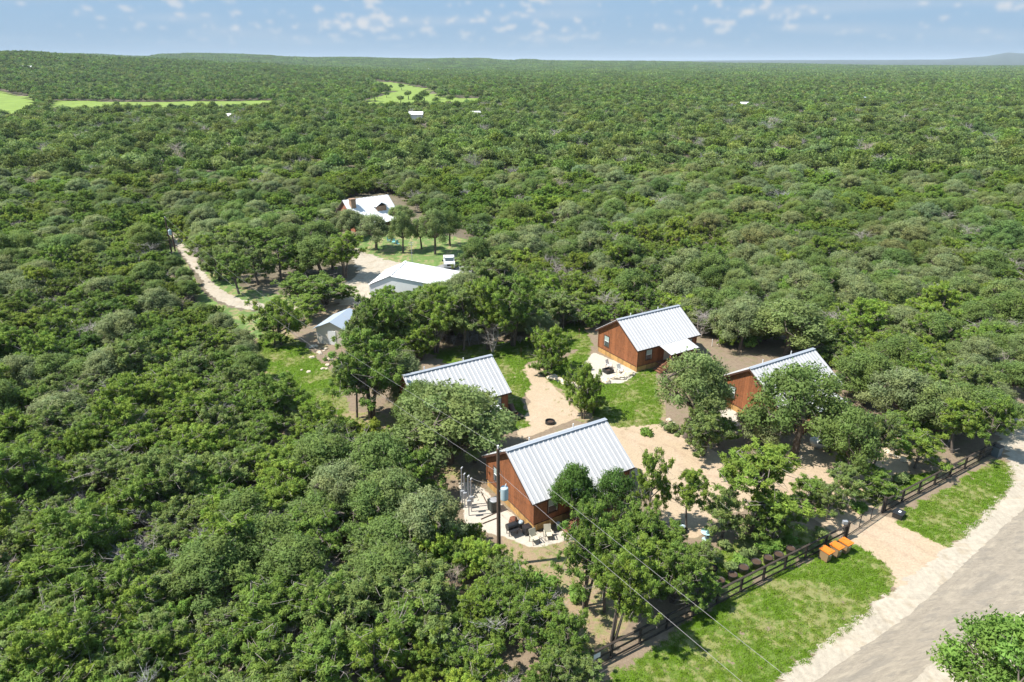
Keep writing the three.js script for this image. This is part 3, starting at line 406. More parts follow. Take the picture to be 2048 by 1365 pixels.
{ // smoker, spool, buckets by the cabin corner
  const s = thing('smoker_grill', 'black smoker grill on legs at the cabin corner', 'grill', G(1024, 1068), 0.5); mesh('barrel', new THREE.CylinderGeometry(0.28, 0.28, 0.9, 16).rotateZ(Math.PI / 2).translate(0, 0.75, 0), M.black, s); mesh('shelf', box(0.9, 0.04, 0.3, 0, 0.62, 0.4), M.black, s); for (const [x, z] of [[-0.35, -0.2], [0.35, -0.2], [-0.35, 0.2], [0.35, 0.2]]) mesh('leg', rod(V(x, 0, z), V(x, 0.6, z), 0.03), M.black, s); mesh('chimney', rod(V(0.35, 0.95, 0), V(0.35, 1.4, 0), 0.06), M.black, s);
  const w = thing('wooden_spool', 'rusty brown wooden barrel behind the black smoker', 'barrel', G(1027, 1055)); mesh('barrel', lathe([[0, 0], [0.3, 0], [0.38, 0.35], [0.38, 0.5], [0.3, 0.85], [0, 0.85]], 18), M.rust, w); mesh('hoop', lathe([[0.36, 0.25], [0.385, 0.28], [0.385, 0.32]], 18), M.dark, w);
  const o = thing('black_planter', 'black planter with dark bag against the cabin skirting', 'planter', G(1041, 1055)); mesh('tub', lathe([[0, 0], [0.25, 0], [0.32, 0.5], [0.27, 0.5], [0.25, 0.42], [0, 0.42]], 14), M.black, o); mesh('bag', new THREE.IcosahedronGeometry(0.24, 1).scale(1, 0.6, 1).translate(0, 0.5, 0), M.can, o);
  const o2 = thing('black_planter', 'black square bin at the cabin corner below the siding', 'planter', G(1054, 1068), TURN); mesh('tub', box(0.55, 0.7, 0.5, 0, 0.35, 0), M.black, o2); mesh('rim', box(0.6, 0.06, 0.56, 0, 0.71, 0), M.black, o2);
  const b = thing('white_bucket', 'white bucket against the front skirting of the cabin', 'bucket', G(1116, 1056)); mesh('pail', lathe([[0, 0], [0.15, 0], [0.18, 0.45], [0.17, 0.45], [0.14, 0.05], [0, 0.05]], 14), M.white, b); mesh('handle', new THREE.TorusGeometry(0.17, 0.008, 5, 16, Math.PI).translate(0, 0.43, 0), M.galv, b);
}
function patioChair(label, p, turn, mat) {
  const c = thing('patio_chair', label, 'chair', p, turn, 'patio chairs');
  mesh('seat', box(0.55, 0.04, 0.5, 0, 0.42, 0), mat, c); mesh('backrest', bar(V(0, 0.45, -0.24), V(0, 1.05, -0.42), 0.55, 0.04), mat, c);
  for (const s of [-1, 1]) { mesh('leg', rod(V(s * 0.28, 0, 0.28), V(s * 0.28, 0.62, 0.22), 0.02), M.trim, c); mesh('leg', rod(V(s * 0.28, 0, -0.3), V(s * 0.28, 0.62, -0.22), 0.02), M.trim, c); mesh('armrest', box(0.06, 0.03, 0.55, s * 0.29, 0.63, 0), mat, c); }
}
patioChair('beige sling patio chair turned towards the pole, by the cabin corner', G(1069, 1086), 0.5, M.sling); patioChair('beige sling patio chair beside the white bucket', G(1096, 1078), 0.15, M.sling);
patioChair('pale patio chair beside the gable wall above the fire pit', G(1218, 737), 0.8, M.chairWhite); patioChair('pale patio chair beside the big limestone rocks', G(1240, 747), 0.5, M.chairWhite);
{ const f = thing('fire_pit', 'dark square fire pit on the white gravel patio', 'fire pit', G(1216, 745), TURN); for (const [w, d, x, z] of [[1.0, 0.12, 0, 0.44], [1.0, 0.12, 0, -0.44], [0.12, 0.76, 0.44, 0], [0.12, 0.76, -0.44, 0]]) mesh('side', box(w, 0.42, d, x, 0.21, z), M.dark, f); mesh('ash_bed', box(0.76, 0.2, 0.76, 0, 0.1, 0), M.soil, f);
  const r = thing('fire_ring', 'black round fire ring on the worn dirt path', 'fire ring', G(1100, 847)); mesh('ring', lathe([[0.42, 0], [0.5, 0], [0.5, 0.3], [0.42, 0.3], [0.42, 0]], 22), M.black, r); mesh('ash_bed', new THREE.CylinderGeometry(0.42, 0.42, 0.1, 20).translate(0, 0.05, 0), M.soil, r); }
{ // dark deck and hammock bench at the far corner of the oak-side cabin
  const d = thing('wooden_platform', 'dark wooden platform beside the oak-shaded cabin corner', 'platform', G(1031, 836), TURN); for (let i = 0; i < 7; i++) mesh('plank', box(0.17, 0.05, 2.6, -0.54 + i * 0.18, 0.3, -0.6), M.fence, d); for (const z of [-1.7, 0.5]) mesh('joist', box(1.2, 0.28, 0.1, 0, 0.14, z), M.fence, d);
  const h = thing('hammock_bench', 'dark curved canvas lounge on the wooden platform', 'lounge', G(1026, 826, 0.33), TURN - 0.3); const pts = [...Array(9)].map((_, i) => V(0, 0.25 + 0.11 * (i / 4 - 1) ** 2 * 5, -1.1 + i * 0.27)); mesh('sling', new THREE.TubeGeometry(new THREE.CatmullRomCurve3(pts), 20, 0.3, 8).scale(1, 0.45, 1).translate(0, 0.15, 0), M.trim, h); for (const z of [-1.0, 1.0]) mesh('leg', rod(V(0, 0, z), V(0, 0.5, z), 0.05), M.dark, h);
}
// wheeled bins
[[1650, 1121, 'brown wheeled bin with orange lid, farthest from the gate post'], [1670, 1112, 'brown wheeled bin with orange lid between two others'], [1688, 1104, 'brown wheeled bin with orange lid nearest to the gate post']].forEach(([x, y, label]) => {
  const b = thing('wheeled_bin', label, 'wheeled bin', G(x, y), TURN + 0.03, 'orange lidded bins');
  const g = new THREE.BoxGeometry(0.62, 0.92, 0.72), p = g.attributes.position; for (let i = 0; i < p.count; i++) if (p.getY(i) < 0) { p.setX(i, p.getX(i) * 0.8); p.setZ(i, p.getZ(i) * 0.78); } g.computeVertexNormals();
  b.scale.y = 0.9; mesh('body', g.translate(0, 0.54, 0), M.bin, b); const lid = mesh('lid', [box(0.7, 0.06, 0.84, 0, 1.04, 0.02), box(0.5, 0.03, 0.6, 0, 1.08, 0.02)], M.lid, b); mesh('handle', rod(V(-0.26, 1.02, -0.44), V(0.26, 1.02, -0.44), 0.022), M.bin, lid);
  for (const s of [-1, 1]) mesh('wheel', new THREE.CylinderGeometry(0.13, 0.13, 0.06, 14).rotateZ(Math.PI / 2).translate(s * 0.26, 0.13, -0.3), M.black, b); mesh('sticker', box(0.24, 0.1, 0.006, 0, 0.72, 0.345), M.white, b);
});
{ const b = thing('storage_box', 'low black box on the grass verge past the gate', 'storage box', G(1797, 1034), TURN + 0.2); mesh('body', box(0.85, 0.4, 0.7, 0, 0.2, 0), M.black, b); mesh('lid', box(0.92, 0.07, 0.77, 0, 0.435, 0), M.black, b); mesh('label', box(0.3, 0.004, 0.18, 0.05, 0.473, 0.02), M.white, b); }
// nursery pots inside the fence
const potSpots = [[1439, 1172, 0.34], [1464, 1161, 0.34], [1486, 1147, 0.36], [1511, 1136, 0.36], [1535, 1127, 0.34], [1426, 1146, 0.3], [1556, 1120, 0.34], [1580, 1108, 0.33], [1360, 1126, 0.3], [1508, 1108, 0.26]];
potSpots.forEach(([x, y, r]) => { const p = thing('nursery_pot', 'black round nursery pot standing in the grass inside the rail fence', 'plant pot', G(x, y), 0, 'nursery pots along the fence'); mesh('tub', lathe([[0, 0], [r * 0.82, 0], [r, r * 1.5], [r * 1.05, r * 1.5], [r * 1.05, r * 1.62], [r * 0.95, r * 1.62], [r * 0.92, r * 1.35], [0, r * 1.35]], 16), M.pot, p); mesh('soil', new THREE.CylinderGeometry(r * 0.9, r * 0.9, 0.03, 14).translate(0, r * 1.38, 0), M.soil, p); });
{ const t = thing('garden_table', 'round pale blue table under the tall juniper', 'table', G(1412, 1080)); mesh('top', lathe([[0, 0.72], [0.45, 0.72], [0.46, 0.74], [0.44, 0.76], [0, 0.76]], 20), std({ color: rgb(0.36, 0.55, 0.60), roughness: 0.5 }), t); mesh('pedestal', lathe([[0.3, 0], [0.3, 0.04], [0.06, 0.08], [0.05, 0.72]], 14), M.can, t);
  const b = thing('tarp_heap', 'black tarp heaped over gear on the dirt', 'tarp', G(1350, 1062)); const g = new THREE.IcosahedronGeometry(0.9, 4), p = g.attributes.position; for (let i = 0; i < p.count; i++) { const v = V(p.getX(i), p.getY(i), p.getZ(i)), k = 1 + 0.35 * N3(v.x * 2, v.y * 2, v.z * 2) + 0.12 * N3(v.x * 6, v.y * 6, v.z * 6); p.setXYZ(i, v.x * k, Math.max(0, v.y * k * 0.55 + 0.15), v.z * k * 0.7); } g.computeVertexNormals(); mesh('sheet', g, M.black, b); mesh('blue_bag', new THREE.IcosahedronGeometry(0.3, 2).scale(1.2, 0.5, 0.8).translate(0.4, 0.55, 0.2), M.can, b);
  const w = thing('white_tank', 'round white tank top in front of the oak-hidden cabin', 'tank', G(1636, 890)); mesh('tank', lathe([[0, 0], [0.75, 0], [0.78, 0.5], [0.6, 0.75], [0, 0.82]], 22), M.white, w); mesh('cap', lathe([[0, 0.82], [0.2, 0.82], [0.2, 0.9], [0, 0.9]], 14), M.white, w);
  const m = thing('utility_trailer', 'small black and white trailer parked on the dirt by the tank', 'trailer', G(1657, 900), 0.9); mesh('bed', box(0.9, 0.2, 1.7, 0, 0.5, 0), M.white, m); mesh('rail', box(1.0, 0.12, 1.8, 0, 0.66, 0), M.black, m); for (const s of [-1, 1]) mesh('wheel', new THREE.CylinderGeometry(0.26, 0.26, 0.14, 14).rotateZ(Math.PI / 2).translate(s * 0.53, 0.26, 0), M.black, m); mesh('drawbar', bar(V(0, 0.42, 0.85), V(0, 0.4, 1.6), 0.07, 0.07), M.black, m); }
[[1424, 693], [1436, 690], [1448, 688]].forEach(([x, y]) => { const p = thing('pipe_stub', 'short pale pipe stub in a row behind the oak-hidden cabin', 'pipe', G(x, y), 0, 'pale pipe stubs'); mesh('pipe', rod(V(0, 0, 0), V(0, 0.9, 0), 0.05), M.chairWhite, p); mesh('cap', rod(V(0, 0.9, 0), V(0, 0.97, 0), 0.065), M.white, p); });
[[1042, 716], [992, 736], [1158, 676], [1108, 690], [666, 800], [884, 762]].forEach(([x, y]) => { const p = thing('fence_post', 'thin rusty wire fence post in the grass behind the cabins', 'fence post', G(x, y), 0, 'wire fence posts'); mesh('post', box(0.06, 1.35, 0.06, 0, 0.67, 0), M.rust, p); mesh('clip', box(0.09, 0.03, 0.09, 0, 1.2, 0), M.galv, p); });
// rocks
{
  const shapes = [...Array(5)].map((_, s) => { const g = new THREE.IcosahedronGeometry(1, 3), p = g.attributes.position; for (let i = 0; i < p.count; i++) { const v = V(p.getX(i), p.getY(i), p.getZ(i)), k = 0.85 + 0.28 * N3(v.x * 1.1 + s * 9, v.y * 1.1, v.z * 1.1) + 0.1 * N3(v.x * 4, v.y * 4 + s, v.z * 4); v.multiplyScalar(k); for (const [a, b, c, d] of [[0.6, 0.7, 0.2, 0.62], [-0.7, 0.5, 0.4, 0.6], [0, 1, 0, 0.5], [0.1, 0.2, 0.97, 0.7]]) { const o = v.x * a + v.y * b + v.z * c - d; if (o > 0) v.addScaledVector(V(a, b, c), -o * 0.8); } p.setXYZ(i, v.x, v.y * 0.62 + 0.3, v.z); } g.computeVertexNormals(); return g; }), r = rng(99);
  const stone = (x, y, s, label, group) => { const m = mesh('limestone_rock', shapes[Math.floor(r() * 5)], M.stone); m.position.copy(G(x, y)); m.rotation.y = r() * 6; m.scale.set(s * (0.8 + r() * 0.5), s * (0.7 + r() * 0.4), s * (0.8 + r() * 0.4)); tag(m, label, 'rock', group); };
  for (const [x, y, s] of [[1203, 762, 0.62], [1212, 765, 0.7], [1228, 757, 0.6], [1238, 756, 0.75], [1256, 751, 0.7], [1247, 756, 0.5], [1264, 748, 0.55], [1183, 769, 0.45]]) stone(x, y, s, 'large tan limestone rock edging the white gravel patio', 'patio edge rocks');
  for (let i = 0; i < 16; i++) stone(1098 + i * 3.8 + r() * 4, 750 + i * 1.2 + r() * 9, 0.25 + r() * 0.28, 'pale limestone rock in the border below the yard juniper', 'border rocks');
  for (const [x, y, s] of [[1345, 850, 0.45], [1352, 858, 0.4], [1338, 842, 0.35], [1362, 866, 0.4], [1420, 880, 0.35], [1790, 912, 0.45], [1808, 922, 0.4], [1775, 905, 0.4], [1735, 880, 0.4], [1715, 868, 0.4], [1470, 865, 0.4], [1500, 873, 0.35], [1455, 850, 0.3]]) stone(x, y, s, 'loose pale rock lying on the dirt near the oaks', 'loose rocks by the drive');
  for (let i = 0; i < 14; i++) stone(600 + r() * 60, 690 + r() * 60, 0.2 + r() * 0.3, 'small pale rock on the grassy bank by the shed', 'rocks on the bank');
}
// pickup on the lawn, garden things by the house
{
  const t = thing('pickup_truck', 'white pickup truck facing the barn on the grey pad', 'pickup truck', G(899, 536), 0.12);   // front towards +z
  mesh('body', [box(1.95, 0.62, 5.4, 0, 0.78, -1.2), box(1.9, 0.16, 1.5, 0, 1.12, 0.72), box(1.95, 0.38, 1.7, 0, 1.16, -3.0)], M.carPaint, t);
  const cab = new THREE.BoxGeometry(1.75, 0.62, 2.1), p = cab.attributes.position; for (let i = 0; i < p.count; i++) if (p.getY(i) > 0) { p.setX(i, p.getX(i) * 0.86); p.setZ(i, p.getZ(i) > 0 ? p.getZ(i) - 0.6 : p.getZ(i) + 0.25); } cab.computeVertexNormals();
  mesh('cab', cab.translate(0, 1.4, -1.1), M.carPaint, t); mesh('windshield', bar(V(0, 1.16, 0.02), V(0, 1.70, -0.60), 1.45, 0.03), M.glass, t);
  for (const s of [-1, 1]) { mesh('mirror', box(0.26, 0.26, 0.12, s * 1.14, 1.35, -0.1), M.black, t); mesh('headlight', box(0.4, 0.2, 0.05, s * 0.72, 0.92, 1.51), M.white, t); mesh('side_window', box(0.03, 0.42, 1.3, s * 0.83, 1.52, -1.1), M.glass, t); for (const z of [0.6, -3.0]) mesh('wheel', new THREE.CylinderGeometry(0.4, 0.4, 0.26, 18).rotateZ(Math.PI / 2).translate(s * 0.86, 0.4, z), M.black, t); }
  mesh('grille', box(0.95, 0.3, 0.05, 0, 0.9, 1.51), M.black, t); mesh('bumper', box(1.9, 0.22, 0.14, 0, 0.52, 1.55), M.galv, t);
  [[787, 488, 'turquoise garden chair on the lawn by the house'], [796, 492, 'turquoise garden chair nearest to the lawn trees'], [778, 484, 'turquoise garden chair near the dark porch']].forEach(([x, y, label], i) => { const c = thing('garden_chair', label, 'chair', G(x, y), i * 0.7); mesh('seat', box(0.6, 0.06, 0.6, 0, 0.4, 0), M.teal, c); mesh('backrest', box(0.6, 0.7, 0.06, 0, 0.75, -0.3), M.teal, c); for (const [a, b] of [[-0.26, -0.26], [0.26, -0.26], [-0.26, 0.26], [0.26, 0.26]]) mesh('leg', box(0.06, 0.4, 0.06, a, 0.2, b), M.teal, c); });
}

// ------------------------------------------------------------------ trees
class Leaves { // loose leaf-sized faces
  constructor() { this.p = []; this.n = []; this.c = []; }
  leaf(x, y, z, dx, dy, dz, sx, sy, sz, nx, ny, nz, k) { // centre, half length axis, half width axis, normal, tone
    if ((sy * dz - sz * dy) * nx + (sz * dx - sx * dz) * ny + (sx * dy - sy * dx) * nz < 0) { sx = -sx; sy = -sy; sz = -sz; }       // wound so that the face looks the way its normal does
    this.p.push(x - dx - sx, y - dy - sy, z - dz - sz, x - dx + sx, y - dy + sy, z - dz + sz, x + dx, y + dy, z + dz); for (let i = 0; i < 3; i++) { this.n.push(nx, ny, nz); this.c.push(k[0], k[1], k[2]); }
  }
  build() { const g = new THREE.BufferGeometry(); g.setAttribute('position', new THREE.Float32BufferAttribute(this.p, 3)); g.setAttribute('normal', new THREE.Float32BufferAttribute(this.n, 3)); g.setAttribute('color', new THREE.Float32BufferAttribute(this.c, 3)); g.setAttribute('uv', new THREE.Float32BufferAttribute(new Float32Array(this.p.length / 3 * 2), 2)); return g; }
}
const gauss = (r) => (r() + r() + r() + r() - 2) * 1.0;
function sphereDir(r) { const u = r() * 2 - 1, a = r() * 6.2832, s = Math.sqrt(1 - u * u); return V(s * Math.cos(a), u, s * Math.sin(a)); }
// one leafy clump: faces spread through a lumpy ball, facing roughly outwards
function clump(L, r, c, R, n, size, tone, flat = 0.8, long = 1.5, upward = 0.25, lift = 0.3, soft = 1) {
  const a = V(0, 0, 0), b = V(0, 0, 0), nn = V(0, 0, 0);
  for (let i = 0; i < n; i++) {
    const d = sphereDir(r), q = Math.pow(r(), 0.45) * R * (0.82 + 0.36 * N3(c.x + d.x * 1.6, c.y + d.y * 1.6, c.z + d.z * 1.6)); const x = c.x + d.x * q, y = c.y + d.y * q * flat, z = c.z + d.z * q;
    nn.copy(d).multiplyScalar(0.75 * soft).add(sphereDir(r)).setY(nn.y + upward).normalize(); a.copy(sphereDir(r)).cross(nn).normalize(); b.crossVectors(nn, a);
    const s = size * (0.6 + 0.8 * r()), k = 0.82 + 0.36 * r(), t = tone.map((v) => v * k); const m = nn.clone().multiplyScalar(0.6).addScaledVector(d, 0.5 * soft).setY(nn.y * 0.6 + d.y * 0.5 * soft + lift).normalize();
    L.leaf(x, y, z, a.x * s * long * 0.5, a.y * s * long * 0.5, a.z * s * long * 0.5, b.x * s * 0.45, b.y * s * 0.45, b.z * s * 0.45, m.x, m.y, m.z, t);
  }
}
function limb(list, a, b, r0, r1, r, bend = 0.15, seg = 5) { const m = a.clone().lerp(b, 0.5).add(V(gauss(r) * bend, gauss(r) * bend * 0.5, gauss(r) * bend)); list.push(rod(a, m, r0, (r0 + r1) / 2, seg), rod(m, b, (r0 + r1) / 2, r1, seg)); }
const toneOf = (r, v = 0.28) => { const k = 1 + (r() - 0.5) * v * 2, w = (r() - 0.5) * v * 0.7; return [k * (1 + w), k, k * (1 - w)]; };
function juniper(seed, H = 5.6, R = 2.3, detail = 1, bare = 0.0, size = 0.088) {
  const r = rng(seed), wood = [], twigs = [], Lf = new Leaves(), stems = 1 + Math.floor(r() * 3), tips = [];
  for (let s = 0; s < stems; s++) {
    const a = s / stems * 6.28 + r(), base = V(Math.cos(a) * 0.15, -0.1, Math.sin(a) * 0.15), top = V(Math.cos(a) * R * (stems > 1 ? 0.35 : 0.1), H * (0.62 + 0.25 * r()), Math.sin(a) * R * (stems > 1 ? 0.35 : 0.1));
    limb(wood, base, top, 0.13, 0.05, r, 0.3, 6);
    const nb = Math.round(13 / Math.sqrt(stems)) + 3;
    for (let i = 0; i < nb; i++) {
      const t = lerp(0.16 + bare, 1, (i + r()) / nb), p = base.clone().lerp(top, t), b = r() * 6.28, reach = R * (1.08 - 0.7 * Math.pow(Math.max(0, t - 0.15), 1.6)) * (0.6 + 0.5 * r()), e = p.clone().add(V(Math.cos(b) * reach, reach * (0.25 + 0.5 * r()), Math.sin(b) * reach));
      limb(wood, p, e, 0.05, 0.018, r, 0.15, 4);
      for (let q = 0; q < 11; q++) tips.push([p.clone().lerp(e, 0.36 + 0.7 * r()).add(V(gauss(r) * 0.5, gauss(r) * 0.34 + 0.12, gauss(r) * 0.5)), e.clone().sub(p).normalize()]);
      for (let q = 0; q < 8; q++) { const f = p.clone().lerp(e, 0.3 + 0.6 * r()), g2 = f.clone().add(V(gauss(r) * 0.9, gauss(r) * 0.6 + 0.2, gauss(r) * 0.9)); twigs.push(rod(f, g2, 0.019, 0.008, 3)); if (q < 3) twigs.push(rod(g2, g2.clone().add(V(gauss(r) * 0.45, 0.2 * r(), gauss(r) * 0.45)), 0.012, 0.006, 3)); }
    }
    for (let q = 0; q < 9; q++) tips.push([top.clone().add(V(gauss(r) * 0.5, 0.15 + 0.75 * r(), gauss(r) * 0.5)), V(0, 1, 0)]);
  }
  for (const [p] of tips) { const R1 = 0.2 + 0.26 * r() * r(); clump(Lf, r, p, R1, Math.round((26 + 130 * R1) * detail), size / Math.sqrt(detail), toneOf(r, 0.22), 1.0, 2.6, 0.3); }
  return { wood: merged(wood), twigs: merged(twigs), crown: Lf.build(), H, R };
}
function oak(seed, H = 6, R = 3, detail = 1, trunkH = 1.7, size = 0.115, sparse = 0) {
  const r = rng(seed), wood = [], twigs = [], Lf = new Leaves(), c0 = V(gauss(r) * 0.2, trunkH, gauss(r) * 0.2); limb(wood, V(0, -0.1, 0), c0, 0.24, 0.17, r, 0.12, 7);
  const nl = 5 + Math.floor(r() * 3), n = Math.round((30 + r() * 8) * (1 - sparse * 0.35)), ends = [];
  for (let i = 0; i < nl; i++) { const a = i / nl * 6.28 + r() * 0.8, e = V(Math.cos(a) * R * (0.45 + 0.3 * r()), lerp(trunkH + 0.6, H * 0.72, r()), Math.sin(a) * R * (0.45 + 0.3 * r())); limb(wood, c0, e, 0.13, 0.06, r, 0.3, 5); ends.push(e); }
  for (let i = 0; i < n; i++) {
    const a = i * 2.39996 + r() * 0.5, t = (i + 0.5) / n, up = Math.pow(1 - t, 0.85), rr = Math.sqrt(Math.max(0, 1 - up * up)) * (0.78 + 0.34 * N2(Math.cos(a) * 1.3 + seed, Math.sin(a) * 1.3)), cr = R * (0.24 + 0.13 * r());
    const yLow = trunkH + 0.35, c = V(Math.cos(a) * rr * (R - cr * 0.5), yLow + (H - cr * 0.7 - yLow) * up * (0.85 + 0.15 * r()) + (r() - 0.5) * 0.35, Math.sin(a) * rr * (R - cr * 0.5));
    const e = ends.reduce((b, q) => (q.distanceTo(c) < b.distanceTo(c) ? q : b), ends[0]); limb(wood, e, c, 0.045, 0.015, r, 0.25, 4);
    for (let q = 0; q < 3; q++) twigs.push(rod(c, c.clone().add(sphereDir(r).multiplyScalar(cr * 0.95)), 0.014, 0.006, 3));
    clump(Lf, r, c, cr, Math.round(600 * detail * (cr / (R * 0.3)) ** 2 * (1 - 0.3 * sparse)), size / Math.sqrt(detail), toneOf(r, 0.16), 0.78);
  }
  for (let i = 0; i < 5; i++) clump(Lf, r, V(gauss(r) * R * 0.35, lerp(trunkH + 0.8, H * 0.7, r()), gauss(r) * R * 0.35), R * 0.34, Math.round(280 * detail), size / Math.sqrt(detail), toneOf(r, 0.16), 0.7);
  return { wood: merged(wood), twigs: merged(twigs), crown: Lf.build(), H, R };
}
function bareTree(seed, H = 4.6, R = 2) { const r = rng(seed), wood = []; for (let s = 0; s < 3; s++) { const a = s * 2.1 + r(), top = V(Math.cos(a) * R * 0.5, H * 0.85, Math.sin(a) * R * 0.5); limb(wood, V(0, -0.1, 0), top, 0.09, 0.03, r, 0.3, 5); for (let i = 0; i < 22; i++) { const p = V(0, 0, 0).lerp(top, 0.25 + 0.75 * r()), e = p.clone().add(V(gauss(r) * R, 0.35 + 0.8 * r(), gauss(r) * R)); limb(wood, p, e, 0.025, 0.01, r, 0.15, 3); for (let q = 0; q < 7; q++) { const f = p.clone().lerp(e, 0.4 + 0.6 * r()); wood.push(rod(f, f.clone().add(V(gauss(r) * 0.55, 0.25 * r() + 0.1, gauss(r) * 0.55)), 0.012, 0.005, 3)); } } } return { wood: merged(wood), H, R }; }
const kinds = {
  juniper: [[101], [102], [103, 6.2, 2.0], [104, 5.0, 2.6], [105, 5.6, 2.3], [106, 4.6, 2.2], [107, 6.0, 2.5]].map((a) => juniper(...a)),
  tall: [[121, 6.8, 2.3, 1.1, 0.26], [122, 7.2, 2.6, 1.1, 0.22]].map((a) => juniper(...a)),
  oak: [[201], [202, 5.6, 3.1], [203, 6.4, 2.9], [204, 5.4, 2.7], [205, 6.2, 3.3], [206, 5.8, 2.8]].map((a) => oak(...a)),
  yard: [[221, 6.6, 3.2, 1.05, 2.2, 0.125, 0.8], [222, 7.0, 3.0, 1.05, 2.4, 0.125, 0.5]].map((a) => oak(...a)),
  dead: [bareTree(301), bareTree(302, 4, 1.6), bareTree(303, 5.2, 2.2)],
};
const names = { juniper: 'juniper_tree', tall: 'juniper_tree', oak: 'live_oak_tree', yard: 'live_oak_tree', elm: 'elm_tree', dead: 'dead_tree' };
const cats = { juniper: 'juniper', tall: 'juniper', oak: 'oak tree', yard: 'oak tree', elm: 'elm tree', dead: 'dead tree' };
// what each kind's woodland meshes are made of
const protos = new Map();
function proto(kind, i, tint) {
  const key = kind + i + '_' + tint; if (protos.has(key)) return protos.get(key);
  const base = kind === 'elm' ? kinds.yard[i % 2] : kinds[kind][i], g = new THREE.Group();
  mesh('trunk', base.wood, kind === 'dead' ? M.deadwood : M.bark, g); if (base.twigs) tag(mesh('twigs', base.twigs, M.twig, g), null, null, null, 'stuff');
  if (base.crown) mesh('crown', base.crown, kind === 'elm' ? M.elm : (kind === 'juniper' || kind === 'tall' ? M.juniper : M.oak)[tint], g);
  g.userData.size = [base.H, base.R]; protos.set(key, g); return g;
}
function plant(kind, i, tint, p, h, R, turn, label, group, lean = [0, 0]) {
  const src = proto(kind, i, tint), t = src.clone(), [H0, R0] = src.userData.size; t.userData = {}; t.name = numbered(names[kind]);
  t.position.copy(p); t.rotation.set(lean[0], turn, lean[1], 'XZY'); t.scale.set(R / R0, h / H0, R / R0); scene.add(t); return tag(t, label, cats[kind], group);
}
const tr = rng(777), trees = []; // trees: every placed tree as [x, z, R]
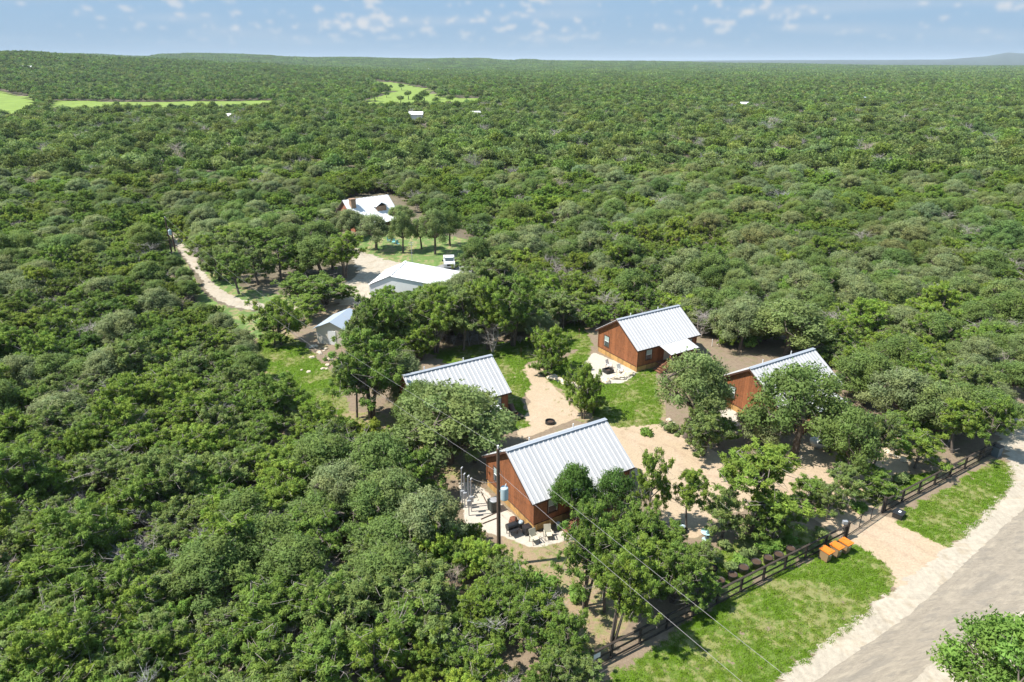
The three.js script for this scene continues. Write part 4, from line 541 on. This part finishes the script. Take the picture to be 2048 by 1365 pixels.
// trees that can be picked out in the photograph: kind, foot x, foot y, top y, half width (pixels), label, group
const J = 'juniper', O = 'oak', T = 'tall', Y = 'yard', EL = 'elm', D = 'dead';
const behind = ['juniper in the dense row behind the oak-shaded cabin', 'junipers behind the oak-shaded cabin'], front = ['bright juniper crowding the yard in front of the near cabin', 'junipers in front of the near cabin'], lawn = ['slender trunked tree standing on the lawn before the brick house', 'lawn trees'], island = ['juniper in the wooded island inside the caliche drive', 'trees of the drive island'];
const chosen = [
  [Y, 900, 926, 735, 128, 'spreading live oak with pale limbs overhanging the near cabin roof', null, 35], [O, 838, 915, 800, 62, 'round live oak under the power lines beside the spreading oak'], [O, 846, 872, 742, 54, 'live oak before the gable of the oak-shaded cabin'], [O, 950, 925, 810, 60, 'live oak whose shadow falls on the near metal roof'],
  [T, 742, 838, 650, 72, 'dark forked juniper leaning over the gable of the oak-shaded cabin'], [O, 800, 806, 680, 66, 'live oak touching the ridge end of the oak-shaded cabin'], [T, 716, 838, 690, 44, 'thin trunked tree at the edge of the grassy bank'], [O, 690, 760, 705, 30, 'low oak on the bank below the beige shed'],
  [J, 730, 724, 605, 36, ...behind], [J, 740, 716, 578, 46, ...behind], [J, 772, 712, 575, 48, ...behind], [J, 826, 706, 580, 46, ...behind], [T, 872, 706, 562, 50, ...behind], [T, 925, 702, 556, 52, ...behind], [T, 978, 700, 545, 50, ...behind], [T, 1026, 692, 540, 50, ...behind],
  [O, 880, 640, 544, 62, 'round oak standing against the white barn roof'], [O, 1076, 690, 604, 42, 'round oak at the corner of the wire fence'], [J, 1080, 650, 560, 46, 'juniper above the brush behind the wire fence'], [J, 1126, 655, 575, 46, 'juniper at the far edge of the grass behind the yard'],
  [J, 1098, 745, 648, 37, 'dense juniper casting a round shadow beside the gravel patio'], [J, 1166, 838, 722, 34, 'slim lone juniper in the middle of the yard'], [J, 1188, 826, 780, 26, 'small juniper bush beside the lone yard juniper'], [J, 1088, 752, 705, 26, 'small juniper at the foot of the dense yard juniper'],
  ...[[1040, 1215, 1112, 50], [1084, 1268, 1152, 52], [1122, 1322, 1216, 52], [1004, 1188, 1108, 42], [1162, 1372, 1290, 46], [1050, 1300, 1200, 50], [1010, 1245, 1150, 46]].map((q) => [J, ...q, 'bright juniper at the edge of the bare ground below the brown pole', 'junipers below the brown pole']),
  [EL, 1150, 1062, 905, 50, 'dark green tree against the near cabin roof'], [EL, 1218, 1062, 922, 56, 'dark green tree before the near cabin porch'],
  [J, 1298, 1050, 893, 40, 'slim bright juniper at the corner of the near cabin'], [T, 1372, 1060, 920, 44, 'loose juniper with open crown by the dirt drive'], [T, 1500, 1068, 868, 104, 'large juniper with many stems above the pale blue table'], [J, 1548, 1080, 968, 52, 'juniper leaning towards the gate over the fence'], [J, 1440, 1075, 955, 56, 'juniper beside the large many stemmed juniper'],
  [T, 1168, 1216, 1000, 62, ...front], [T, 1206, 1222, 1020, 66, ...front], [T, 1226, 1282, 1085, 64, 'leaning juniper with bare dark trunk beside the rail fence', null, 40], [J, 1290, 1190, 1040, 58, ...front], [J, 1345, 1205, 1075, 58, ...front], [J, 1392, 1212, 1120, 42, ...front], [J, 1330, 1130, 1030, 48, ...front], [J, 1270, 1130, 1000, 50, ...front], [J, 1395, 1150, 1080, 34, ...front],
  [Y, 1372, 876, 676, 88, 'tall oak with leaning trunk before the gravel patio', null, 25], [O, 1400, 800, 700, 52, 'oak leaning over the patio cabin porch'], [J, 1405, 912, 800, 46, 'very dark dense juniper beside the dirt drive'], [J, 1440, 890, 815, 36, 'dark juniper near the hidden cabin wall'],
  [Y, 1590, 908, 698, 106, 'broad oak hiding the front of the far right cabin'], [O, 1520, 890, 800, 56, 'oak low before the hidden cabin wall'], [Y, 1690, 965, 790, 60, 'oak between the white tank and the dirt parking'], [O, 1660, 905, 815, 42, 'small oak over the white tank'],
  [T, 1742, 940, 812, 42, 'slim leaning juniper with bare trunk on the dirt parking'], [J, 1830, 935, 850, 56, 'bright juniper in front of the dark wood by the fence'], [J, 1690, 1010, 905, 42, 'juniper between the dirt parking and the fence'], [J, 1752, 995, 918, 42, 'low juniper bush inside the fence past the gate'], [J, 1618, 1015, 935, 46, 'juniper beside the drive to the gate'], [J, 1655, 1040, 960, 34, 'small juniper near the gate drive'], [J, 1700, 950, 880, 40, 'juniper behind the low bushes of the parking'],
  [T, 1962, 915, 775, 48, 'juniper over the end of the rail fence'], [T, 1905, 905, 780, 52, 'juniper leaning near the fence end'], [O, 1870, 880, 745, 70, 'broad oak of the wood edge behind the parking'], [O, 1790, 850, 715, 72, 'broad oak of the wood edge beside the far right cabin'], [O, 1725, 810, 680, 64, 'oak at the far corner of the far right cabin'],
  [Y, 1570, 712, 570, 84, 'tall grey green oak with pale trunk behind the far right cabin'], [Y, 1480, 700, 590, 52, 'thin oak beside the gravel track behind the patio cabin'], [D, 1402, 676, 618, 24, 'bare grey dead tree at the corner of the patio cabin'], [D, 985, 705, 635, 30, 'bare grey brush behind the wire fence post'],
  [J, 566, 690, 565, 52, 'large juniper between the drive and the beige shed'], [J, 548, 690, 618, 34, 'juniper leaning over the bend of the drive'], [J, 620, 640, 572, 36, 'juniper over the back of the beige shed'], [J, 650, 610, 540, 54, 'rounded juniper beside the caliche parking area'], [J, 605, 600, 535, 44, ...island],
  [T, 480, 588, 490, 44, ...island], [J, 520, 570, 480, 46, ...island], [J, 560, 560, 470, 46, ...island], [J, 600, 550, 460, 48, ...island], [O, 640, 552, 452, 50, ...island], [T, 690, 556, 455, 42, ...island], [O, 665, 540, 462, 40, ...island], [J, 440, 560, 480, 38, ...island], [J, 420, 530, 465, 34, ...island], [J, 470, 540, 450, 44, ...island], [J, 520, 520, 440, 44, ...island], [O, 580, 510, 430, 48, ...island], [O, 640, 505, 425, 46, ...island], [J, 460, 500, 430, 40, ...island], [J, 545, 480, 415, 44, ...island],
  [Y, 752, 500, 415, 42, 'dark oak with thick trunk before the house porch'], [Y, 806, 505, 412, 28, ...lawn], [Y, 843, 498, 425, 26, ...lawn], [Y, 870, 508, 405, 36, ...lawn], [Y, 900, 492, 408, 30, ...lawn], [O, 700, 478, 405, 38, 'oak beside the brick gable of the house'], [O, 725, 470, 420, 30, 'oak before the chimney of the brick house'], [O, 800, 455, 400, 30, 'oak at the right end of the brick house'],
  [O, 955, 545, 460, 40, 'oak beside the parked pickup'], [J, 950, 560, 500, 34, 'juniper right of the grey pad by the pickup'], [J, 990, 600, 500, 50, 'juniper at the corner of the white barn'],
];
for (const [kind, x, y, top, hw, label, group, turn] of chosen) {
  const p = G(x, y), s = seen(p.x, 1, p.z), list = kind === EL ? kinds.yard : kinds[kind], h = Math.max(1.2, heightAt(top + hw * 0.25, p.z)), R = hw / FOCAL * s[2];
  plant(kind, Math.floor(tr() * list.length), Math.floor(tr() * 3), p, h, R, tr() * 6.28, label, group, turn ? [0, -turn / 250] : [0, (tr() - 0.5) * 0.08]); trees.push([p.x, p.z, R]);
}
{ const p = G(2010, 1320, 5.2); const t = plant(Y, 1, 0, V(p.x + 0.5, 0, p.z), 7.9, 3.6, 1.2, 'bright green broad leafed tree beyond the road beside the pavement'); t.children.forEach((c) => { if (c.name === 'crown') c.material = M.weed; }); }
// low shrubs
function shrub(name, label, x, y, R, h, mat, group, seed, size = 0.12) { const r = rng(seed), s = thing(name, label, 'shrub', G(x, y), 0, group), Lf = new Leaves(), st = []; for (let i = 0; i < 9; i++) { const c = V(gauss(r) * R * 0.5, h * (0.3 + 0.5 * r()), gauss(r) * R * 0.5); st.push(rod(V(0, 0, 0), c, 0.02, 0.008, 4)); clump(Lf, r, c, R * 0.45, 110, size, toneOf(r, 0.2), 0.8, 2.2, 0.5); } mesh('stems', st, M.twig, s); mesh('foliage', Lf.build(), mat, s); }
shrub('weed_patch', 'pale green tall weeds on the bare ground near the pole', 1088, 1190, 1.5, 1.6, M.weed, null, 401, 0.17); shrub('weed_patch', 'green seedling clump left of the leaning trunks', 1150, 1200, 0.7, 0.9, M.weed, null, 402);
[[1290, 870, 0.7, 0.6], [1340, 862, 0.9, 0.8], [1480, 1130, 0.9, 0.8], [1500, 1118, 0.9, 0.9], [1528, 1105, 0.9, 0.8], [1462, 1142, 0.7, 0.7], [1550, 1098, 0.8, 0.7], [1430, 1120, 0.8, 0.8], [1400, 1110, 0.9, 0.9], [1450, 1098, 0.7, 0.7], [1580, 1090, 0.8, 0.7], [1640, 1070, 0.7, 0.6], [1720, 1020, 0.8, 0.6], [1800, 965, 0.9, 0.7]].forEach(([x, y, R, h], i) => shrub('leafy_shrub', 'low leafy green shrub growing on the ground inside the fence', x, y, R, h, i % 2 ? M.oak[0] : M.weed, 'low shrubs inside the fence', 410 + i));

// ------------------------------------------------------------------ the woods
const clear = [
  [[900, 1020], [905, 965], [860, 930], [760, 890], [640, 890], [560, 850], [480, 690], [470, 640], [560, 625], [650, 690], [690, 760], [760, 735], [1000, 700], [1180, 655], [1225, 645], [1405, 672], [1440, 708], [1580, 708], [1720, 790], [1790, 905], [1985, 870], [2030, 800], [2140, 780], [2700, 800], [3200, 1500], [1100, 1500], [1150, 1400], [1125, 1310], [1060, 1230], [1005, 1170], [940, 1090]],
  [[330, 460], [352, 462], [395, 520], [420, 560], [460, 596], [560, 606], [650, 598], [690, 560], [700, 510], [640, 495], [700, 440], [800, 405], [930, 470], [990, 500], [980, 560], [940, 610], [880, 620], [740, 625], [640, 660], [600, 690], [520, 685], [445, 652], [396, 614], [360, 554], [326, 503]],
  [[400, 540], [440, 500], [640, 500], [700, 510], [690, 570], [640, 612], [540, 625], [450, 600]],
  [[1260, 598], [1270, 572], [1380, 582], [1490, 618], [1600, 655], [1560, 672], [1450, 640]],
  [[596, 640], [722, 628], [730, 735], [620, 745]],
  [[812, 262], [852, 262], [850, 236], [816, 236]],
  [[670, 460], [690, 395], [790, 388], [850, 440], [780, 480]],
].map((p) => p.map(([x, y]) => G(x, y)));
const lowEdge = [[[300, 500], [350, 480], [400, 590], [450, 640], [560, 680], [600, 720], [520, 790], [400, 730], [310, 620]], [[860, 1000], [910, 960], [960, 1080], [1020, 1150], [1130, 1280], [1160, 1400], [1080, 1500], [980, 1330], [880, 1150]]].map((p) => p.map(([x, y]) => G(x, y)));    // lower growth along the drive and the pole
const open = (x, z) => clear.some((p) => inside(p, x, z)) || fieldShapes.some((p) => inside(p, x, z));
const wr = rng(4242), wood = [], half = Math.tan(42 * Math.PI / 180);
function ring(d0, d1, cell, keep) { for (let z = d0; z < d1; z += cell) { const w = (z + 14) * half; for (let x = -w; x < w; x += cell) { const px = x + (wr() - 0.5) * cell * 1.05, pz = -(z + (wr() - 0.5) * cell * 1.05), d = Math.hypot(px, pz), k = [wr(), wr(), wr(), wr(), wr()]; if (d >= d0 && d < d1 * 1.25 && !open(px, pz)) keep(px, pz, d, k); } } }
const oakness = (x, z) => fbm2(x / 34 + 3, z / 34, 3) + 0.5 * fbm2(x / 11, z / 11 + 8, 2) + (x > 22 ? 0.14 : x < 12 && z > -110 ? -0.13 : 0) - 0.02;
ring(24, 210, 2.7, (x, z, d, k) => {
  if (z > -33 && x > 3.5) return; if (d < 120 && trees.some(([a, b, R]) => Math.hypot(a - x, b - z) < R * 0.75)) return; if (d < 29) return;
  const o = oakness(x, z) + (k[0] - 0.5) * 0.5, kind = k[1] < 0.06 && !(x > -9 && d < 55) ? 'dead' : o > 0.06 ? 'oak' : 'juniper'; if (kind === 'oak' && k[2] < 0.3) return;
  const s = kind === 'oak' ? 0.76 + 0.5 * k[3] : 0.62 + 0.5 * k[3], edge = d < 150 && lowEdge.some((p) => inside(p, x, z)); wood.push({ kind, x, z, d, s: edge ? s * 0.66 : s, i: Math.floor(k[4] * kinds[kind].length), tint: Math.floor(k[2] * 2.999), a: k[0] * 6.28, y: 0.64 + 0.34 * k[4] });
});
wood.sort((a, b) => a.d - b.d);
const count = { oak: 0, juniper: 0, dead: 0 }, rest = [], most = { oak: 220, juniper: 205, dead: 110 };
const woodLabel = { oak: ['grey green live oak with rounded crown in the dense wood', 'live oaks of the dense wood'], juniper: ['bright green juniper bush in the dense wood', 'junipers of the dense wood'], dead: ['bare grey dead juniper standing among the green wood', 'dead trees of the dense wood'] };
for (const t of wood) {
  const q = seen(t.x, 3, t.z), inView = q && q[0] > -90 && q[0] < 2140 && q[1] < 1450;
  if (inView && count[t.kind] < most[t.kind]) { count[t.kind]++; const [H0, R0] = proto(t.kind, t.i, t.tint).userData.size; plant(t.kind, t.i, t.tint, V(t.x, 0, t.z), H0 * t.s * t.y, R0 * t.s, t.a, ...woodLabel[t.kind]); } else rest.push(t);
}
const woodland = new THREE.Group(); woodland.name = 'woodland'; scene.add(woodland); tag(woodland, 'endless green wood of oaks and junipers behind the nearer trees', 'wood', null, 'stuff');
const dummy = new THREE.Object3D();
function mass(name, geo, mat, list, tone = 0.25) {
  if (!list.length) return; const m = new THREE.InstancedMesh(geo, mat, list.length), c = new THREE.Color(), r = rng(list.length); m.name = name; m.castShadow = m.receiveShadow = true;
  list.forEach((t, n) => { dummy.position.set(t.x, t.h ?? 0, t.z); dummy.rotation.set(0, t.a, 0); dummy.scale.set(t.s, t.s * t.y, t.s); dummy.updateMatrix(); m.setMatrixAt(n, dummy.matrix); const pt = fbm2(t.x / 55 + 20, t.z / 55, 3), k = (1 + (r() - 0.5) * tone * 2) * (1 + 0.35 * pt), w = (r() - 0.5) * 0.14 + 0.16 * fbm2(t.x / 40, t.z / 40 + 50, 2); m.setColorAt(n, c.setRGB(k * (1 + w), k, k * (1 - w))); });
  tag(m, null, null, null, 'stuff'); woodland.add(m);
}
for (const kind of ['oak', 'juniper', 'dead']) kinds[kind].forEach((b, i) => { const l = rest.filter((t) => t.kind === kind && t.i === i); if (!l.length) return; mass(kind + '_trunks', b.wood, kind === 'dead' ? M.deadwood : M.bark, l, 0.1); if (b.crown) mass(kind + '_crowns', b.crown, kind === 'oak' ? M.oak[i % 3] : M.juniper[i % 3], l, 0.14); if (b.twigs && kind === 'juniper') mass('juniper_twigs', b.twigs, M.twig, l.filter((t) => t.d < 150), 0.1); });
{ // grey brush and low scrub between the trunks
  const br = rng(3131), brush = [[], [], []], low = [[], []];
  ring(26, 150, 2.5, (x, z, d, k) => { if (z > -33 && x > 3.5) return; if (k[0] < 0.5) brush[Math.floor(k[1] * 3)].push({ x, z, d, s: 0.32 + 0.3 * k[2], a: k[3] * 6.28, y: 0.7 + 0.4 * k[4] }); else low[k[1] < 0.5 ? 0 : 1].push({ x, z, d, s: 0.38 + 0.3 * k[2], a: k[3] * 6.28, y: 0.8 + 0.4 * k[4] }); });
  kinds.dead.forEach((b, i) => mass('grey_brush', b.wood, M.deadwood, brush[i], 0.2)); low.forEach((l, i) => mass('low_scrub', kinds.juniper[3 + 2 * i].crown, M.juniper[i], l, 0.2));
}
// coarser trees for the middle distance
function lump(seed, R, H, n, size, round) { const r = rng(seed), Lf = new Leaves(); for (let i = 0; i < 9; i++) { const a = i * 2.4, rr = R * 0.62 * Math.sqrt((i + 0.3) / 9); clump(Lf, r, V(Math.cos(a) * rr, H * (0.42 + 0.4 * (1 - (rr / R) ** 2) * (0.7 + 0.5 * r())), Math.sin(a) * rr), R * (0.42 + 0.14 * r()), n, size, toneOf(r, 0.16), round, 1.5, 0, 0, size > 0.6 ? 0.15 : 0.8); } return Lf.build(); }
const mids = [0, 1, 2, 3].map((i) => lump(500 + i, 2.7 + 0.25 * i, 5.4 + 0.3 * i, 95, 0.42, i < 2 ? 0.8 : 0.95)), far = [0, 1, 2].map((i) => lump(520 + i, 3.2, 5.8, 30, 0.85, 0.8));
const midMats = [M.oak[0], M.oak[1], M.juniper[1], M.juniper[2]], pools = mids.map(() => []), greys = [], farPools = far.map(() => []);
ring(208, 560, 4.0, (x, z, d, k) => { const o = oakness(x * 0.8, z * 0.8) + (k[0] - 0.5) * 0.5; if (fbm2(x / 45, z / 45, 2) > 0.52 && k[2] < 0.7) return; if (k[1] < 0.035 + 0.16 * smooth(fbm2(x / 30 + 70, z / 30, 2), 0.25, 0.5)) { greys.push({ x, z, d, h: 0, s: 0.8 + 0.5 * k[3], a: k[4] * 6.28, y: 0.8 + 0.4 * k[0] }); return; } const i = (o > 0.02 ? 0 : 2) + (k[1] < 0.5 ? 0 : 1); pools[i].push({ x, z, d, h: -0.3, s: 0.56 + 0.6 * k[3] * (0.6 + 0.8 * k[0]), a: k[4] * 6.28, y: 0.72 + 0.4 * k[0] }); });
kinds.dead.forEach((b, i) => mass('grey_brush', b.wood, M.deadwood, greys.filter((t, n) => n % 3 === i), 0.2));
mids.forEach((g, i) => mass('distant_crowns', g, midMats[i], pools[i], 0.24));
ring(700, 1700, 6.6, (x, z, d, k) => { if (fbm2(x / 70, z / 70, 2) > 0.5 && k[2] < 0.75) return; farPools[Math.floor(k[1] * 3)].push({ x, z, d, h: terrain(x, z) - 0.5, s: 0.82 + 0.5 * k[3], a: k[4] * 6.28, y: 0.85 + 0.5 * k[0] }); });
{ let keepD = 560; ring(556, 700, 5.0, (x, z, d, k) => { if (d < keepD) return; farPools[Math.floor(k[1] * 3)].push({ x, z, d, h: terrain(x, z) - 0.4, s: 0.7 + 0.45 * k[3], a: k[4] * 6.28, y: 0.85 + 0.5 * k[0] }); }); }
far.forEach((g, i) => mass('far_crowns', g, [M.oak[1], M.juniper[1], M.oak[0]][i], farPools[i], 0.3));
{ // patches of wood on the far country
  const r = rng(601), patch = [0, 1].map((q) => { const Lf = new Leaves(); for (let i = 0; i < 46; i++) clump(Lf, r, V((r() - 0.5) * 44, 2.2 + 2 * r(), (r() - 0.5) * 44), 4.2 + 1.6 * r(), 14, 2.2, toneOf(r, 0.22), 1.0, 1.5, 0, 0, 0.1); return Lf.build(); }), lists = [[], []];
  ring(1690, 4800, 34, (x, z, d, k) => lists[k[1] < 0.5 ? 0 : 1].push({ x, z, d, h: terrain(x, z) - 0.5, s: 0.95 + 0.3 * k[3], a: k[4] * 6.28, y: 0.8 + 0.5 * k[0] })); lists.forEach((l, i) => mass('far_wood', patch[i], [M.oak[1], M.juniper[1]][i], l, 0.25));
}
// trees standing in the pasture
{ const r = rng(808); for (let i = 0; i < 30; i++) { const x = 690 + r() * 290, y = 176 + r() * 40, p = G(x, y), g = terrain(p.x, p.z), t = new THREE.Group(), s = 1.1 + r() * 0.8; t.name = numbered('pasture_tree'); mesh('crown', mids[i % 2], midMats[i % 2], t); mesh('trunk', rod(V(0, 0, 0), V(0, 2.4, 0), 0.3, 0.2, 6), M.bark, t); t.position.set(p.x, g, p.z); t.rotation.y = r() * 6; t.scale.setScalar(s); scene.add(t); tag(t, 'dark rounded oak standing in the open green pasture', 'tree', 'pasture oaks'); } }

// ------------------------------------------------------------------ grass and ground cover
{
  const r = rng(909), Lf = new Leaves(); for (let i = 0; i < 14; i++) { const a = r() * 6.28, q = 0.11 * Math.sqrt(r()), h = 0.05 + 0.05 * r(), lx = gauss(r) * 0.05, lz = gauss(r) * 0.05; Lf.leaf(Math.cos(a) * q + lx / 2, h / 2, Math.sin(a) * q + lz / 2, lx / 2, h / 2, lz / 2, Math.cos(a + 1) * 0.012, 0, Math.sin(a + 1) * 0.012, lx * 2, 0.9, lz * 2, [1, 1, 1]); }
  const tuft = Lf.build(), spots = []; const gr = rng(910);
  for (let i = 0; i < 420000 && spots.length < 90000; i++) { const x = X0 + gr() * (X1 - X0), z = Z0 + gr() * (Z1 - Z0), a = yardMasks.grass(x, z), dr = yardMasks.dry(x, z); if (a < 0.2 && dr < 0.3) { gr(); continue; } const w = yardAt(x, z), k = Math.max(w.grass * (1 - 0.85 * smooth(w.n2 + 0.9 * w.n3, -0.1, 0.35)), 0.28 * w.dry * smooth(w.n3, 0, 0.4)) * (1 - w.stone) * (w.dirt > 0.5 && w.grass < 0.6 ? 0.1 : 1); if (gr() < k) spots.push([x, z, w]); }
  const m = new THREE.InstancedMesh(tuft, M.grass, spots.length), c = new THREE.Color(); m.name = 'grass'; m.castShadow = m.receiveShadow = true;
  spots.forEach(([x, z, w], i) => { dummy.position.set(x, 0.004, z); dummy.rotation.set(0, gr() * 6.28, 0); const s = 0.8 + gr() * 0.9; dummy.scale.set(s * 1.2, s, s * 1.2); dummy.updateMatrix(); m.setMatrixAt(i, dummy.matrix); const k = 0.75 + 0.5 * gr(), y = clamp(0.12 + w.n2 * 0.8 + 0.4 * (gr() - 0.5) + (w.grass < 0.5 ? 0.5 : 0), 0, 1); m.setColorAt(i, c.setRGB(lerp(0.13, 0.25, y) * k, lerp(0.235, 0.25, y) * k, lerp(0.015, 0.06, y) * k)); });
  scene.add(m); tag(m, 'short green and straw grass on the verge and yards', 'grass', null, 'stuff');
}
console.log('individuals', JSON.stringify(count), 'rest', rest.length, 'mid', pools.map((p) => p.length).join(), 'far', farPools.map((p) => p.length).join());
renderer.render(scene, camera);
